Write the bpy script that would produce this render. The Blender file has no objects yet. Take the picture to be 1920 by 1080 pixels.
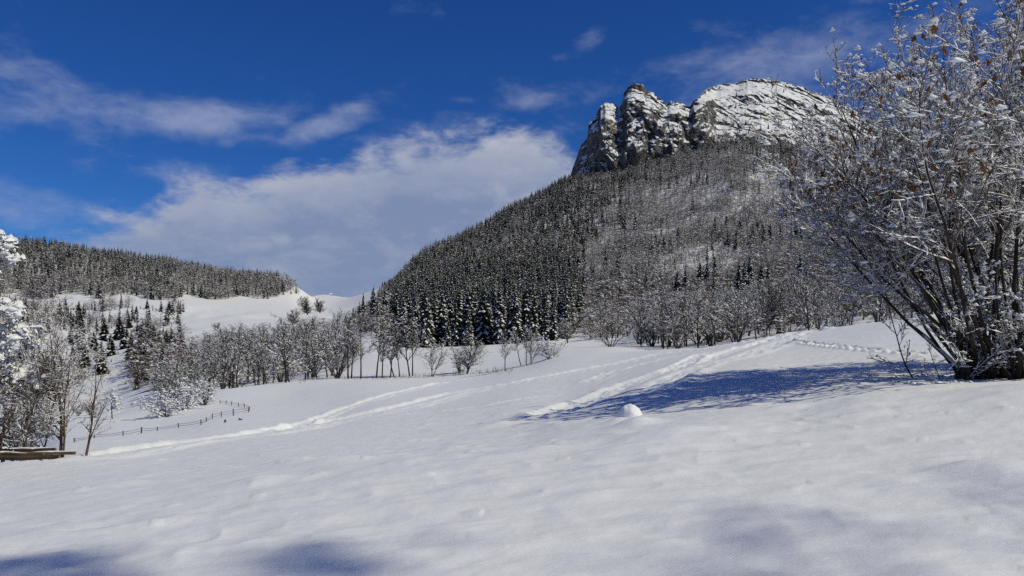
import bpy, math, random
import numpy as np
from mathutils import Vector

SC = bpy.context.scene
COL = SC.collection
F = 1493.0            # focal length of the lens in photo pixels (28 mm on a 36 mm sensor, 1920 px)
HOR, ZC = 620.0, 1.7  # row of the level horizon, eye height above the snow

# ------------------------------------------------------------------ camera
cam_d = bpy.data.cameras.new('camera')
cam_d.lens, cam_d.sensor_width = 28.0, 36.0
cam_d.shift_y = (HOR - 540) / 1920
cam_d.clip_start, cam_d.clip_end = 0.1, 20000
cam = bpy.data.objects.new('camera', cam_d)
cam.location = (0, 0, ZC)
cam.rotation_euler = (math.radians(90), 0, 0)
COL.objects.link(cam)
SC.camera = cam

# ------------------------------------------------------------------ world and sun
SUN_AZ, SUN_EL = math.radians(110), math.radians(47)   # clockwise from the view direction, above the horizon
SUNV = Vector((math.sin(SUN_AZ)*math.cos(SUN_EL), math.cos(SUN_AZ)*math.cos(SUN_EL), math.sin(SUN_EL)))
SC.view_settings.view_transform = 'Standard'
SC.view_settings.look = 'None'
SC.view_settings.exposure = 0.0
SC.view_settings.gamma = 1.0
SC.view_settings.use_curve_mapping = False
SKY_STRENGTH = 0.08

world = bpy.data.worlds.new('World')
SC.world = world
world.use_nodes = True
NT = world.node_tree
NT.nodes.clear()


class NB:
    """small helper that writes node maths"""
    def __init__(self, nt):
        self.nt = nt
    def node(self, typ, **kw):
        n = self.nt.nodes.new(typ)
        for k, v in kw.items():
            setattr(n, k, v)
        return n
    def put(self, sock, v):
        if hasattr(v, 'is_output'):
            self.nt.links.new(v, sock)
        else:
            sock.default_value = v
    def m(self, op, a, b=None, c=None, clamp=False):
        n = self.node('ShaderNodeMath', operation=op, use_clamp=clamp)
        for i, v in enumerate((a, b, c)):
            if v is not None:
                self.put(n.inputs[i], v)
        return n.outputs[0]
    def ramp(self, v, a, b, lo=0.0, hi=1.0, smooth=True):
        n = self.node('ShaderNodeMapRange', interpolation_type='SMOOTHSTEP' if smooth else 'LINEAR')
        for i, x in enumerate((v, a, b, lo, hi)):
            self.put(n.inputs[i], x)
        return n.outputs[0]
    def mix(self, f, a, b):
        n = self.node('ShaderNodeMix', data_type='RGBA')
        self.put(n.inputs[0], f)
        self.put(n.inputs[6], a)
        self.put(n.inputs[7], b)
        return n.outputs[2]
    def noise(self, vec, scale, detail=5.0, rough=0.55, dist=0.0, typ=None):
        n = self.node('ShaderNodeTexNoise')
        if typ:
            n.noise_type = typ
        self.put(n.inputs['Vector'], vec)
        n.inputs['Scale'].default_value = scale
        n.inputs['Detail'].default_value = detail
        n.inputs['Roughness'].default_value = rough
        n.inputs['Distortion'].default_value = dist
        return n.outputs['Fac']
    def scalev(self, vec, s, off=(0, 0, 0)):
        n = self.node('ShaderNodeMapping')
        self.put(n.inputs[0], vec)
        n.inputs['Location'].default_value = off
        n.inputs['Scale'].default_value = s
        return n.outputs[0]


def azel(px, py):
    u, v = (px - 960)/F, (HOR - py)/F
    return math.degrees(math.atan(u)), math.degrees(math.atan(v/math.hypot(1, u)))


def build_world():
    W = NB(NT)
    tc = W.node('ShaderNodeTexCoord').outputs['Generated']
    sep = W.node('ShaderNodeSeparateXYZ')
    W.put(sep.inputs[0], tc)
    az = W.m('MULTIPLY', W.m('ARCTAN2', sep.outputs[0], sep.outputs[1]), 180/math.pi)
    el = W.m('MULTIPLY', W.m('ARCSINE', sep.outputs[2]), 180/math.pi)
    sky = W.node('ShaderNodeTexSky', sky_type='NISHITA', sun_disc=False)
    sky.sun_elevation, sky.sun_rotation = SUN_EL, SUN_AZ
    sky.altitude, sky.air_density, sky.dust_density, sky.ozone_density = 1400, 1.0, 0.0, 2.0
    hs = W.node('ShaderNodeHueSaturation')
    hs.inputs['Saturation'].default_value = SKY_SAT
    hs.inputs['Value'].default_value = SKY_VAL
    W.put(hs.inputs['Color'], sky.outputs[0])
    tint = W.node('ShaderNodeMix', data_type='RGBA', blend_type='MULTIPLY')
    tint.inputs[0].default_value = 1.0
    W.put(tint.inputs[6], hs.outputs[0])
    tint.inputs[7].default_value = SKY_TINT
    blue = tint.outputs[2]
    n_big = W.noise(tc, 3.2, 9, 0.58, 0.3)
    n_mid = W.noise(W.scalev(tc, (1, 1, 2.2), (3.1, 1.7, 0.4)), 8.0, 9, 0.6, 0.2)
    n_fine = W.noise(W.scalev(tc, (1, 1, 2.0), (7.3, 0.2, 5.0)), 22.0, 7, 0.6, 0.4)
    # cumulus bank along the horizon: top edge as a curve over the azimuth
    pts = [(-180, 7), (-130, 4), (-90, 7), (-50, 4)]
    for px, py in ((-250, 500), (0, 470), (100, 448), (170, 420), (230, 392), (300, 368), (370, 322), (430, 350), (490, 335), (550, 302), (600, 308),
                   (650, 292), (750, 264), (860, 262), (960, 246), (1050, 262), (1150, 330), (1300, 360), (1920, 430)):
        pts.append(azel(px, py))
    pts += [(60, 5), (95, 6), (140, 4), (180, 7)]
    fc = W.node('ShaderNodeFloatCurve')
    cv = fc.mapping.curves[0]
    fc.mapping.extend = 'HORIZONTAL'
    xy = [((a + 180)/360, e/20) for a, e in pts]
    cv.points[0].location, cv.points[1].location = xy[0], xy[-1]
    for p in xy[1:-1]:
        cv.points.new(*p)
    for p in cv.points:
        p.handle_type = 'VECTOR'
    fc.mapping.update()
    W.put(fc.inputs['Value'], W.m('DIVIDE', W.m('ADD', az, 180), 360))
    edge = W.m('MULTIPLY', fc.outputs[0], 20)
    bump = W.m('ADD', W.m('MULTIPLY', W.m('SUBTRACT', n_mid, 0.5), 5.5), W.m('MULTIPLY', W.m('SUBTRACT', n_fine, 0.5), 3.6))
    below = W.m('SUBTRACT', W.m('ADD', edge, bump), el)
    bank = W.ramp(below, -0.7, 1.7)
    thin = W.ramp(W.m('ADD', az, W.m('MULTIPLY', W.m('SUBTRACT', n_big, 0.5), 14)), -33, -24, 0.5, 1.0)
    bank = W.m('MULTIPLY', bank, W.m('ADD', W.m('MULTIPLY', n_mid, 0.3), 0.80), clamp=True)
    bank = W.m('MULTIPLY', bank, thin)
    # small clouds and veils: turned ellipses in azimuth and elevation
    cover = None
    for px, py, wx, wy, rot, amp in (
            (90, 165, 260, 52, -9, 1.0), (330, 222, 230, 36, -4, 0.95), (20, 185, 260, 46, -4, .8), (520, 235, 160, 30, 8, 0.7),
            (600, 238, 80, 26, 20, 1.45), (655, 205, 60, 18, 14, 1.1), (545, 260, 34, 16, 10, 1.0),
            (420, 268, 26, 14, 0, .8), (190, 310, 60, 26, 6, .62), (330, 320, 120, 26, 0, .8),
            (60, 395, 200, 45, -8, .75), (990, 192, 60, 18, 0, .75), (870, 188, 36, 9, 0, .62), (915, 240, 22, 22, 0, .6),
            (1112, 72, 34, 18, 10, .72), (1050, 108, 24, 10, 0, .5), (1500, 105, 240, 70, 8, .98), (1360, 185, 130, 34, 22, .85),
            (1650, 75, 170, 44, 16, .85), (1760, 150, 220, 90, 0, .7), (1065, 240, 60, 20, 0, .6), (780, 262, 200, 30, 8, .7), (690, 262, 60, 14, 0, .8)):
        a0, e0 = azel(px, py)
        c, s = math.cos(math.radians(rot)), math.sin(math.radians(rot))
        k = 180/math.pi/F*0.95
        dx, dy = W.m('SUBTRACT', az, a0), W.m('SUBTRACT', el, e0)
        xr = W.m('ADD', W.m('MULTIPLY', dx, c/(wx*k)), W.m('MULTIPLY', dy, s/(wx*k)))
        yr = W.m('ADD', W.m('MULTIPLY', dx, -s/(wy*k)), W.m('MULTIPLY', dy, c/(wy*k)))
        g = W.m('MULTIPLY', W.m('EXPONENT', W.m('MULTIPLY', W.m('ADD', W.m('MULTIPLY', xr, xr), W.m('MULTIPLY', yr, yr)), -0.8)), amp)
        cover = g if cover is None else W.m('MAXIMUM', cover, g)
    # the rest of the sky carries the same loose veils
    out = W.ramp(W.m('ABSOLUTE', az), 36, 55)
    cover = W.m('MAXIMUM', cover, W.m('MULTIPLY', W.ramp(n_big, 0.5, 0.78, 0, .6), out))
    nn = W.m('ADD', W.m('MULTIPLY', n_mid, 0.65), W.m('MULTIPLY', n_fine, 0.35))
    veil = W.ramp(W.m('ADD', cover, W.m('MULTIPLY', W.m('SUBTRACT', nn, 0.5), 3.4)), 0.22, 1.75, 0, 0.68)
    # colours
    lit = W.m('ADD', W.ramp(below, 0.0, 4.5, 0.62, 0.0), W.m('ADD', W.m('MULTIPLY', W.m('SUBTRACT', n_mid, 0.42), 2.0), W.m('MULTIPLY', W.m('SUBTRACT', n_fine, 0.5), 1.3)), clamp=True)
    lit = W.m('MULTIPLY', lit, W.ramp(el, 0, 7, 0.25, 1.0))
    k = 1.0/SKY_STRENGTH
    bank_col = W.mix(lit, tuple(x*k for x in (.215, .275, .43)) + (1,), tuple(x*k for x in (.43, .455, .545)) + (1,))
    veil_col = tuple(x*k for x in (.36, .41, .56)) + (1,)
    col = W.mix(veil, blue, veil_col)
    col = W.mix(bank, col, bank_col)
    bg = W.node('ShaderNodeBackground')
    W.put(bg.inputs[0], col)
    bg.inputs[1].default_value = SKY_STRENGTH
    o = W.node('ShaderNodeOutputWorld')
    W.put(o.inputs[0], bg.outputs[0])


SKY_SAT, SKY_VAL, SKY_TINT = 1.15, 1.0, (0.19, 0.45, 0.89, 1)
build_world()

sun_d = bpy.data.lights.new('sun', 'SUN')
sun_d.energy = 2.95
sun_d.angle = math.radians(0.53)
sun_d.color = (1.0, 0.945, 0.72)
sun = bpy.data.objects.new('sun', sun_d)
sun.rotation_euler = SUNV.to_track_quat('Z', 'Y').to_euler()
sun.location = (60, -30, 80)
COL.objects.link(sun)
SC.cycles.max_bounces = 5
SC.cycles.diffuse_bounces = 3
SC.cycles.use_denoising = False
SC.cycles.use_adaptive_sampling = True
SC.cycles.adaptive_threshold = 0.004

# ------------------------------------------------------------------ numpy helpers
RNG = np.random.default_rng(11)


def _hash(ix, iy, iz, seed):
    h = (ix.astype(np.uint32)*np.uint32(374761393) + iy.astype(np.uint32)*np.uint32(668265263)
         + iz.astype(np.uint32)*np.uint32(2147483647) + np.uint32((seed*974634077) & 0xffffffff))
    h = (h ^ (h >> np.uint32(13)))*np.uint32(1274126177)
    h = (h ^ (h >> np.uint32(16)))*np.uint32(2246822519)
    return ((h ^ (h >> np.uint32(15))) & np.uint32(0xffffff)).astype(np.float32)/16777215.0


def noise2(x, y, seed=0):
    fx, fy = np.floor(x), np.floor(y)
    ix, iy = fx.astype(np.int64), fy.astype(np.int64)
    tx, ty = (x - fx), (y - fy)
    tx, ty = tx*tx*tx*(tx*(tx*6-15)+10), ty*ty*ty*(ty*(ty*6-15)+10)
    z = np.zeros_like(ix)
    a, b = _hash(ix, iy, z, seed), _hash(ix+1, iy, z, seed)
    c, d = _hash(ix, iy+1, z, seed), _hash(ix+1, iy+1, z, seed)
    return (a + (b-a)*tx) + ((c + (d-c)*tx) - (a + (b-a)*tx))*ty - 0.5


def noise3(x, y, z, seed=0):
    fx, fy, fz = np.floor(x), np.floor(y), np.floor(z)
    ix, iy, iz = fx.astype(np.int64), fy.astype(np.int64), fz.astype(np.int64)
    tx, ty, tz = x-fx, y-fy, z-fz
    tx, ty, tz = [t*t*(3-2*t) for t in (tx, ty, tz)]
    def lay(k):
        a, b = _hash(ix, iy, k, seed), _hash(ix+1, iy, k, seed)
        c, d = _hash(ix, iy+1, k, seed), _hash(ix+1, iy+1, k, seed)
        l = a + (b-a)*tx
        return l + (c + (d-c)*tx - l)*ty
    l0, l1 = lay(iz), lay(iz+1)
    return l0 + (l1-l0)*tz - 0.5


def fbm2(x, y, octv, seed=0, gain=0.5):
    s, a = 0.0, 1.0
    for i in range(octv):
        s = s + a*noise2(x, y, seed+i*17)
        x, y, a = x*2.03+11.3, y*2.03-7.7, a*gain
    return s


def worley(x, y, z, seed=0):
    """distances to the nearest and second nearest scattered point, and the nearest point's own value"""
    fx, fy, fz = np.floor(x), np.floor(y), np.floor(z)
    ix, iy, iz = fx.astype(np.int64), fy.astype(np.int64), fz.astype(np.int64)
    d1 = np.full(x.shape, 9.0)
    d2 = d1.copy()
    val = np.zeros(x.shape)
    for a in (-1, 0, 1):
        for b in (-1, 0, 1):
            for c in (-1, 0, 1):
                qx = fx+a+_hash(ix+a, iy+b, iz+c, seed)
                qy = fy+b+_hash(ix+a, iy+b, iz+c, seed+1)
                qz = fz+c+_hash(ix+a, iy+b, iz+c, seed+2)
                d = np.sqrt((x-qx)**2+(y-qy)**2+(z-qz)**2)
                v = _hash(ix+a, iy+b, iz+c, seed+3)
                nearer = d < d1
                d2 = np.where(nearer, d1, np.minimum(d2, d))
                val = np.where(nearer, v, val)
                d1 = np.where(nearer, d, d1)
    return d1, d2, val


def sstep(x, a, b):
    t = np.clip((x-a)/(b-a), 0, 1)
    return t*t*(3-2*t)


def pchip(x, y, xq):
    x, y = np.asarray(x, float), np.asarray(y, float)
    h, d = np.diff(x), np.diff(y)/np.diff(x)
    m = np.zeros_like(y)
    for i in range(1, len(x)-1):
        if d[i-1]*d[i] > 0:
            w1, w2 = 2*h[i]+h[i-1], h[i]+2*h[i-1]
            m[i] = (w1+w2)/(w1/d[i-1]+w2/d[i])
    m[0], m[-1] = d[0], d[-1]
    i = np.clip(np.searchsorted(x, xq)-1, 0, len(x)-2)
    t = np.clip((xq-x[i])/h[i], 0, 1)
    return ((1+2*t)*(1-t)**2*y[i] + t*(1-t)**2*h[i]*m[i] + t*t*(3-2*t)*y[i+1] + t*t*(t-1)*h[i]*m[i+1])


class MB:
    """collects vertices and faces, becomes one mesh"""
    def __init__(self):
        self.v, self.f, self.m, self.s, self.n = [], [], [], [], 0
    def add(self, verts, faces, mat=0, smooth=False):
        verts, faces = np.asarray(verts, np.float32).reshape(-1, 3), np.asarray(faces, np.int32)
        self.v.append(verts)
        self.f.append(faces + self.n)
        self.m.append(np.full(len(faces), mat, np.int32))
        self.s.append(np.full(len(faces), smooth, bool))
        self.n += len(verts)
    def mesh(self, name, mats):
        me = bpy.data.meshes.new(name)
        V = np.concatenate(self.v)
        cnt = np.concatenate([np.full(len(f), f.shape[1], np.int32) for f in self.f])
        idx = np.concatenate([f.ravel() for f in self.f])
        me.vertices.add(len(V))
        me.vertices.foreach_set('co', V.ravel())
        me.loops.add(len(idx))
        me.loops.foreach_set('vertex_index', idx)
        me.polygons.add(len(cnt))
        me.polygons.foreach_set('loop_start', np.concatenate([[0], np.cumsum(cnt)[:-1]]).astype(np.int32))
        me.polygons.foreach_set('material_index', np.concatenate(self.m))
        me.polygons.foreach_set('use_smooth', np.concatenate(self.s))
        for m in mats:
            me.materials.append(m)
        me.update(calc_edges=True)
        return me


def tubes(mb, P, R, sides, mat=0, smooth=True):
    """P [N,k,3] centre lines, R [N,k] radii"""
    N, k, _ = P.shape
    T = np.gradient(P, axis=1)
    T /= np.linalg.norm(T, axis=2, keepdims=True)+1e-9
    ref = np.where(np.abs(T[:, :1, 2:3]) > 0.9, np.array([1., 0, 0]), np.array([0, 0, 1.]))
    A = np.cross(T, np.broadcast_to(ref, T.shape))
    A /= np.linalg.norm(A, axis=2, keepdims=True)+1e-9
    B = np.cross(T, A)
    ang = np.arange(sides)*2*np.pi/sides
    V = P[:, :, None] + R[:, :, None, None]*(A[:, :, None]*np.cos(ang)[:, None] + B[:, :, None]*np.sin(ang)[:, None])
    base = (np.arange(N)*k*sides)[:, None, None]
    i = np.arange(k-1)[None, :, None]*sides
    j = np.arange(sides)[None, None, :]
    j2 = (j+1) % sides
    fs = np.stack([base+i+j, base+i+j2, base+i+sides+j2, base+i+sides+j], axis=-1).reshape(-1, 4)
    mb.add(V.reshape(-1, 3), fs, mat, smooth)


def snow_strips(mb, P, R, size, fill, rng, mat=1, droop=0.25, keep=0.0):
    """lumpy ridges of snow lying along the upper side of the branches"""
    N, k, _ = P.shape
    T = np.gradient(P, axis=1)
    T /= np.linalg.norm(T, axis=2, keepdims=True)+1e-9
    up = np.array([0, 0, 1.])
    S = np.cross(T, up)
    hz = np.linalg.norm(S, axis=2)
    S /= hz[:, :, None]+1e-6
    lump = np.clip(rng.random((N, k))*1.25 - (1-fill), 0, 1)
    lump = np.maximum(np.minimum(lump, 1), keep)*np.clip(hz*1.35-0.25, 0.0, 1)
    w = size*lump + R*0.9*(lump > 0.02)
    w[:, 0] *= 0.5
    w[:, -1] *= 0.6
    c = P + up*(R*0.5)[:, :, None]
    L = c + S*w[:, :, None] - up*(w*droop)[:, :, None]
    Rr = c - S*w[:, :, None] - up*(w*droop)[:, :, None]
    Tp = c + up*(R*0.5+w*0.8)[:, :, None]
    V = np.stack([L, Tp, Rr], axis=2)
    base = (np.arange(N)*k*3)[:, None]
    i = np.arange(k-1)[None, :]*3
    q1 = np.stack([base+i, base+i+3, base+i+4, base+i+1], -1).reshape(-1, 4)
    q2 = np.stack([base+i+1, base+i+4, base+i+5, base+i+2], -1).reshape(-1, 4)
    ok = ((w[:, :-1] > 0.004) | (w[:, 1:] > 0.004)).reshape(-1)
    mb.add(V.reshape(-1, 3), np.concatenate([q1[ok], q2[ok]]), mat, True)


OCT_V = np.array([[1, 0, 0], [.3, .9, 0], [-.75, .6, 0], [-.8, -.6, 0], [.35, -.95, 0], [0, 0, .75], [0, 0, -.35]])
OCT_F = np.array([[i, (i+1) % 5, 5] for i in range(5)] + [[(i+1) % 5, i, 6] for i in range(5)])


def blobs(mb, C, S, rng, mat=1, flat=0.8):
    """snow lumps: C centres, S sizes"""
    N = len(C)
    if not N:
        return
    a = rng.random(N)*6.283
    v = OCT_V[None]*(1+0.35*rng.standard_normal((N, 7, 1)))*S[:, None, None]
    st = 0.7+0.8*rng.random(N)
    x = v[:, :, 0]*st[:, None]
    y = v[:, :, 1]/st[:, None]**0.5
    X = x*np.cos(a)[:, None]-y*np.sin(a)[:, None]
    Y = x*np.sin(a)[:, None]+y*np.cos(a)[:, None]
    V = np.stack([X, Y, v[:, :, 2]*flat], -1) + C[:, None]
    f = (OCT_F[None] + (np.arange(N)*7)[:, None, None]).reshape(-1, 3)
    mb.add(V.reshape(-1, 3), f, mat, True)


def sample(P, R, pi, t):
    k = P.shape[1]
    s = t*(k-1)
    i = np.clip(s.astype(int), 0, k-2)
    f = (s-i)
    a, b = P[pi, i], P[pi, i+1]
    tan = b-a
    tan = tan/(np.linalg.norm(tan, axis=1, keepdims=True)+1e-9)
    return a+(b-a)*f[:, None], tan, R[pi, i]*(1-f)+R[pi, i+1]*f


def grow(start, dirs, length, r0, k, up, wob, rng, tip=0.35, sag=0.0):
    N = len(start)
    P = np.zeros((N, k, 3))
    P[:, 0] = start
    d = dirs.copy()
    step = (length/(k-1))[:, None]
    for i in range(1, k):
        d = d + np.array([0, 0, 1.])*(up - sag*(i/k))/(k-1) + rng.standard_normal((N, 3))*wob
        d /= np.linalg.norm(d, axis=1, keepdims=True)+1e-9
        P[:, i] = P[:, i-1]+d*step
    R = r0[:, None]*np.linspace(1, tip, k)[None]
    return P, R


def branch(P, R, n, k, lf, ang, up, wob, rng, t=(0.2, 1.0), lens=None, rr=0.6, sag=0.0, tipshrink=0.55, rmin=0.003):
    """children along every parent"""
    N = P.shape[0]
    pi = np.repeat(np.arange(N), n)
    tt = t[0]+(t[1]-t[0])*((np.tile(np.arange(n), N)+rng.random(N*n))/n)
    pos, tan, r = sample(P, R, pi, tt)
    L = np.linalg.norm(np.diff(P, axis=1), axis=2).sum(1)[pi]
    q = rng.standard_normal((N*n, 3))
    q -= tan*(q*tan).sum(1, keepdims=True)
    q /= np.linalg.norm(q, axis=1, keepdims=True)+1e-9
    a = np.radians(ang[0]+(ang[1]-ang[0])*rng.random(N*n))[:, None]
    d = tan*np.cos(a)+q*np.sin(a)
    ln = L*lf*(1-tipshrink*(tt-t[0])/(t[1]-t[0]))*(0.6+0.7*rng.random(N*n))
    return grow(pos, d, ln, np.maximum(r*rr, rmin), k, up, wob, rng, sag=sag)


# ------------------------------------------------------------------ materials
def mat(name, rough=0.7, spec=0.3):
    m = bpy.data.materials.new(name)
    m.use_nodes = True
    b = m.node_tree.nodes['Principled BSDF']
    b.inputs['Roughness'].default_value = rough
    b.inputs['Specular IOR Level'].default_value = spec
    return m, NB(m.node_tree), b


def noisy(name, c1, c2, scale, rough=0.8, spec=0.2, bump=0.0, obj_rand=0.0, stretch=(1, 1, 1)):
    m, N, b = mat(name, rough, spec)
    tc = N.node('ShaderNodeTexCoord').outputs['Object']
    n = N.noise(N.scalev(tc, stretch), scale, 5, 0.6)
    f = N.ramp(n, 0.3, 0.7)
    col = N.mix(f, c1+(1,), c2+(1,))
    if obj_rand:
        oi = N.node('ShaderNodeObjectInfo').outputs['Random']
        hs = N.node('ShaderNodeHueSaturation')
        N.put(hs.inputs['Value'], N.ramp(oi, 0, 1, 1-obj_rand, 1+obj_rand, False))
        N.put(hs.inputs['Color'], col)
        col = hs.outputs[0]
    N.put(b.inputs['Base Color'], col)
    if bump:
        bp = N.node('ShaderNodeBump')
        bp.inputs['Strength'].default_value = bump
        bp.inputs['Distance'].default_value = 0.02
        N.put(bp.inputs['Height'], n)
        N.put(b.inputs['Normal'], bp.outputs[0])
    return m


def snow_ground():
    m, N, b = mat('snow', 0.55, 0.25)
    tc = N.node('ShaderNodeTexCoord').outputs['Object']
    n1 = N.noise(N.scalev(tc, (1, 1.6, 1)), 3.0, 6, 0.6)
    n2 = N.noise(tc, 60, 3, 0.6)
    n3 = N.noise(tc, 0.12, 4, 0.6)
    col = N.mix(n3, (.80, .805, .825, 1), (.84, .845, .855, 1))
    br = N.node('ShaderNodeAttribute', attribute_name='broken')
    col = N.mix(br.outputs['Fac'], col, (.93, .93, .93, 1))
    N.put(b.inputs['Base Color'], col)
    h = N.m('ADD', N.m('MULTIPLY', n1, 1.0), N.m('MULTIPLY', n2, 0.03))
    bp = N.node('ShaderNodeBump')
    bp.inputs['Strength'].default_value = 0.4
    bp.inputs['Distance'].default_value = 0.05
    N.put(bp.inputs['Height'], h)
    N.put(b.inputs['Normal'], bp.outputs[0])
    # single ice crystals that catch the sun
    vo = N.node('ShaderNodeTexVoronoi')
    vo.inputs['Scale'].default_value = 75
    N.put(vo.inputs['Vector'], tc)
    sp = N.node('ShaderNodeSeparateXYZ')
    N.put(sp.inputs[0], vo.outputs['Color'])
    cb = N.node('ShaderNodeCombineXYZ')
    N.put(cb.inputs[0], N.m('MULTIPLY', N.m('SUBTRACT', sp.outputs[1], .5), 1.9))
    N.put(cb.inputs[1], N.m('MULTIPLY', N.m('SUBTRACT', sp.outputs[2], .5), 1.9))
    cb.inputs[2].default_value = 1
    nr = N.node('ShaderNodeVectorMath', operation='NORMALIZE')
    N.put(nr.inputs[0], cb.outputs[0])
    gl = N.node('ShaderNodeBsdfGlossy')
    gl.inputs['Roughness'].default_value = .16
    gl.inputs['Color'].default_value = (.9, .9, .9, 1)
    N.put(gl.inputs['Normal'], nr.outputs[0])
    on = N.m('MULTIPLY', N.m('GREATER_THAN', sp.outputs[0], .984), .4)
    cc = N.node('ShaderNodeCombineXYZ')
    for i in range(3):
        N.put(cc.inputs[i], on)
    N.put(gl.inputs['Color'], cc.outputs[0])
    mx = N.node('ShaderNodeAddShader')
    N.nt.links.new(b.outputs[0], mx.inputs[0])
    N.nt.links.new(gl.outputs[0], mx.inputs[1])
    N.nt.links.new(mx.outputs[0], N.nt.nodes['Material Output'].inputs[0])
    return m


def rock_mat():
    m, N, b = mat('limestone', 0.9, 0.15)
    tc = N.node('ShaderNodeTexCoord').outputs['Object']
    nz = N.node('ShaderNodeSeparateXYZ')
    N.put(nz.inputs[0], N.node('ShaderNodeNewGeometry').outputs['Normal'])
    n1 = N.noise(N.scalev(tc, (1, 1, .45)), 0.16, 8, 0.65)
    n2 = N.noise(N.scalev(tc, (1, 1, 0.25)), 0.5, 6, 0.7)
    n3 = N.noise(tc, 0.03, 4, 0.6)
    n4 = N.noise(tc, 0.22, 8, 0.7)
    col = N.mix(N.ramp(n1, .35, .68), (.030, .031, .034, 1), (.17, .165, .155, 1))
    col = N.mix(N.m('MULTIPLY', N.ramp(n2, .5, .75), .7), col, (.05, .048, .045, 1))
    col = N.mix(N.m('MULTIPLY', N.ramp(n3, .56, .68), .5), col, (.36, .29, .19, 1))
    n5 = N.noise(N.scalev(tc, (1, 1, 1)), 0.07, 6, 0.65)
    s = N.m('ADD', nz.outputs[2], N.m('MULTIPLY', N.m('SUBTRACT', n4, .5), 1.25))
    s = N.m('ADD', s, N.m('MULTIPLY', N.m('SUBTRACT', n5, .5), 1.6))
    sm = N.ramp(s, .62, .72)
    N.put(b.inputs['Base Color'], N.mix(sm, col, (.82, .825, .84, 1)))
    bp = N.node('ShaderNodeBump')
    bp.inputs['Strength'].default_value = 0.8
    bp.inputs['Distance'].default_value = 2.0
    N.put(bp.inputs['Height'], n4)
    N.put(b.inputs['Normal'], bp.outputs[0])
    return m


M_SNOW = snow_ground()
M_LOAD = noisy('branch_snow', (.78, .79, .82), (.87, .875, .885), 3.0, 0.6, 0.2)
M_BARK = noisy('bark', (.035, .03, .026), (.10, .088, .075), 6.0, 0.95, 0.1, 0.5, 0.2, (1, 1, .25))
M_TWIG = noisy('twig', (.045, .037, .031), (.11, .09, .075), 2.0, 0.95, 0.1, 0, 0.25)
M_FROST = noisy('frosted_twig', (.080, .058, .045), (.19, .142, .112), 1.5, 0.95, 0.1, 0, 0.3)
M_LEFTBARK = noisy('warm_bark', (.05, .034, .022), (.15, .10, .065), 5.0, 0.95, 0.1)
M_DARKBARK = noisy('dark_bark', (.014, .012, .011), (.05, .042, .036), 5.0, 0.95, 0.1, 0.5, 0, (1, 1, .25))
M_REDTWIG = noisy('brown_twig', (.035, .025, .019), (.11, .075, .052), 2.0, 0.95, 0.1)
M_NEEDLE = noisy('needles', (.014, .017, .011), (.046, .050, .031), 1.2, 0.9, 0.1, 0, 0.35)
M_LEAF = noisy('dead_leaf', (.10, .038, .014), (.26, .12, .05), 5.0, 0.8, 0.2)
M_WOOD = noisy('weathered_wood', (.10, .07, .05), (.24, .18, .13), 5.0, 0.9, 0.1, 0.4, 0.1, (.3, 1, 1))
M_DARKWOOD = noisy('wet_log', (.03, .024, .02), (.10, .07, .05), 5.0, 0.9, 0.1, 0.4, 0.1, (.3, 1, 1))
M_WIRE = noisy('wire', (.10, .10, .10), (.2, .2, .2), 5.0, 0.5, 0.4)
M_GRASS = noisy('dry_stalk', (.10, .075, .045), (.22, .17, .10), 4.0, 0.9, 0.1)
M_ROCK = rock_mat()


# ------------------------------------------------------------------ objects and properties
def obj(name, me, parent=None):
    o = bpy.data.objects.new(name, me)
    COL.objects.link(o)
    if parent:
        o.parent = parent
    return o


def tag(o, label=None, cat=None, group=None, kind=None):
    for k, v in (('label', label), ('category', cat), ('group', group), ('kind', kind)):
        if v:
            o[k] = v
    return o


def thing(name, parts, loc, rz, scale, label, cat, group=None):
    """an Empty at the thing's base with copies of the given (name, mesh) parts"""
    e = obj(name, None)
    e.location, e.rotation_euler = loc, (0, 0, rz)
    e.scale = (scale,)*3 if isinstance(scale, (int, float)) else scale
    e.empty_display_size = 0.3
    for pn, me in parts:
        obj(pn, me, e)
    return tag(e, label, cat, group)


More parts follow.
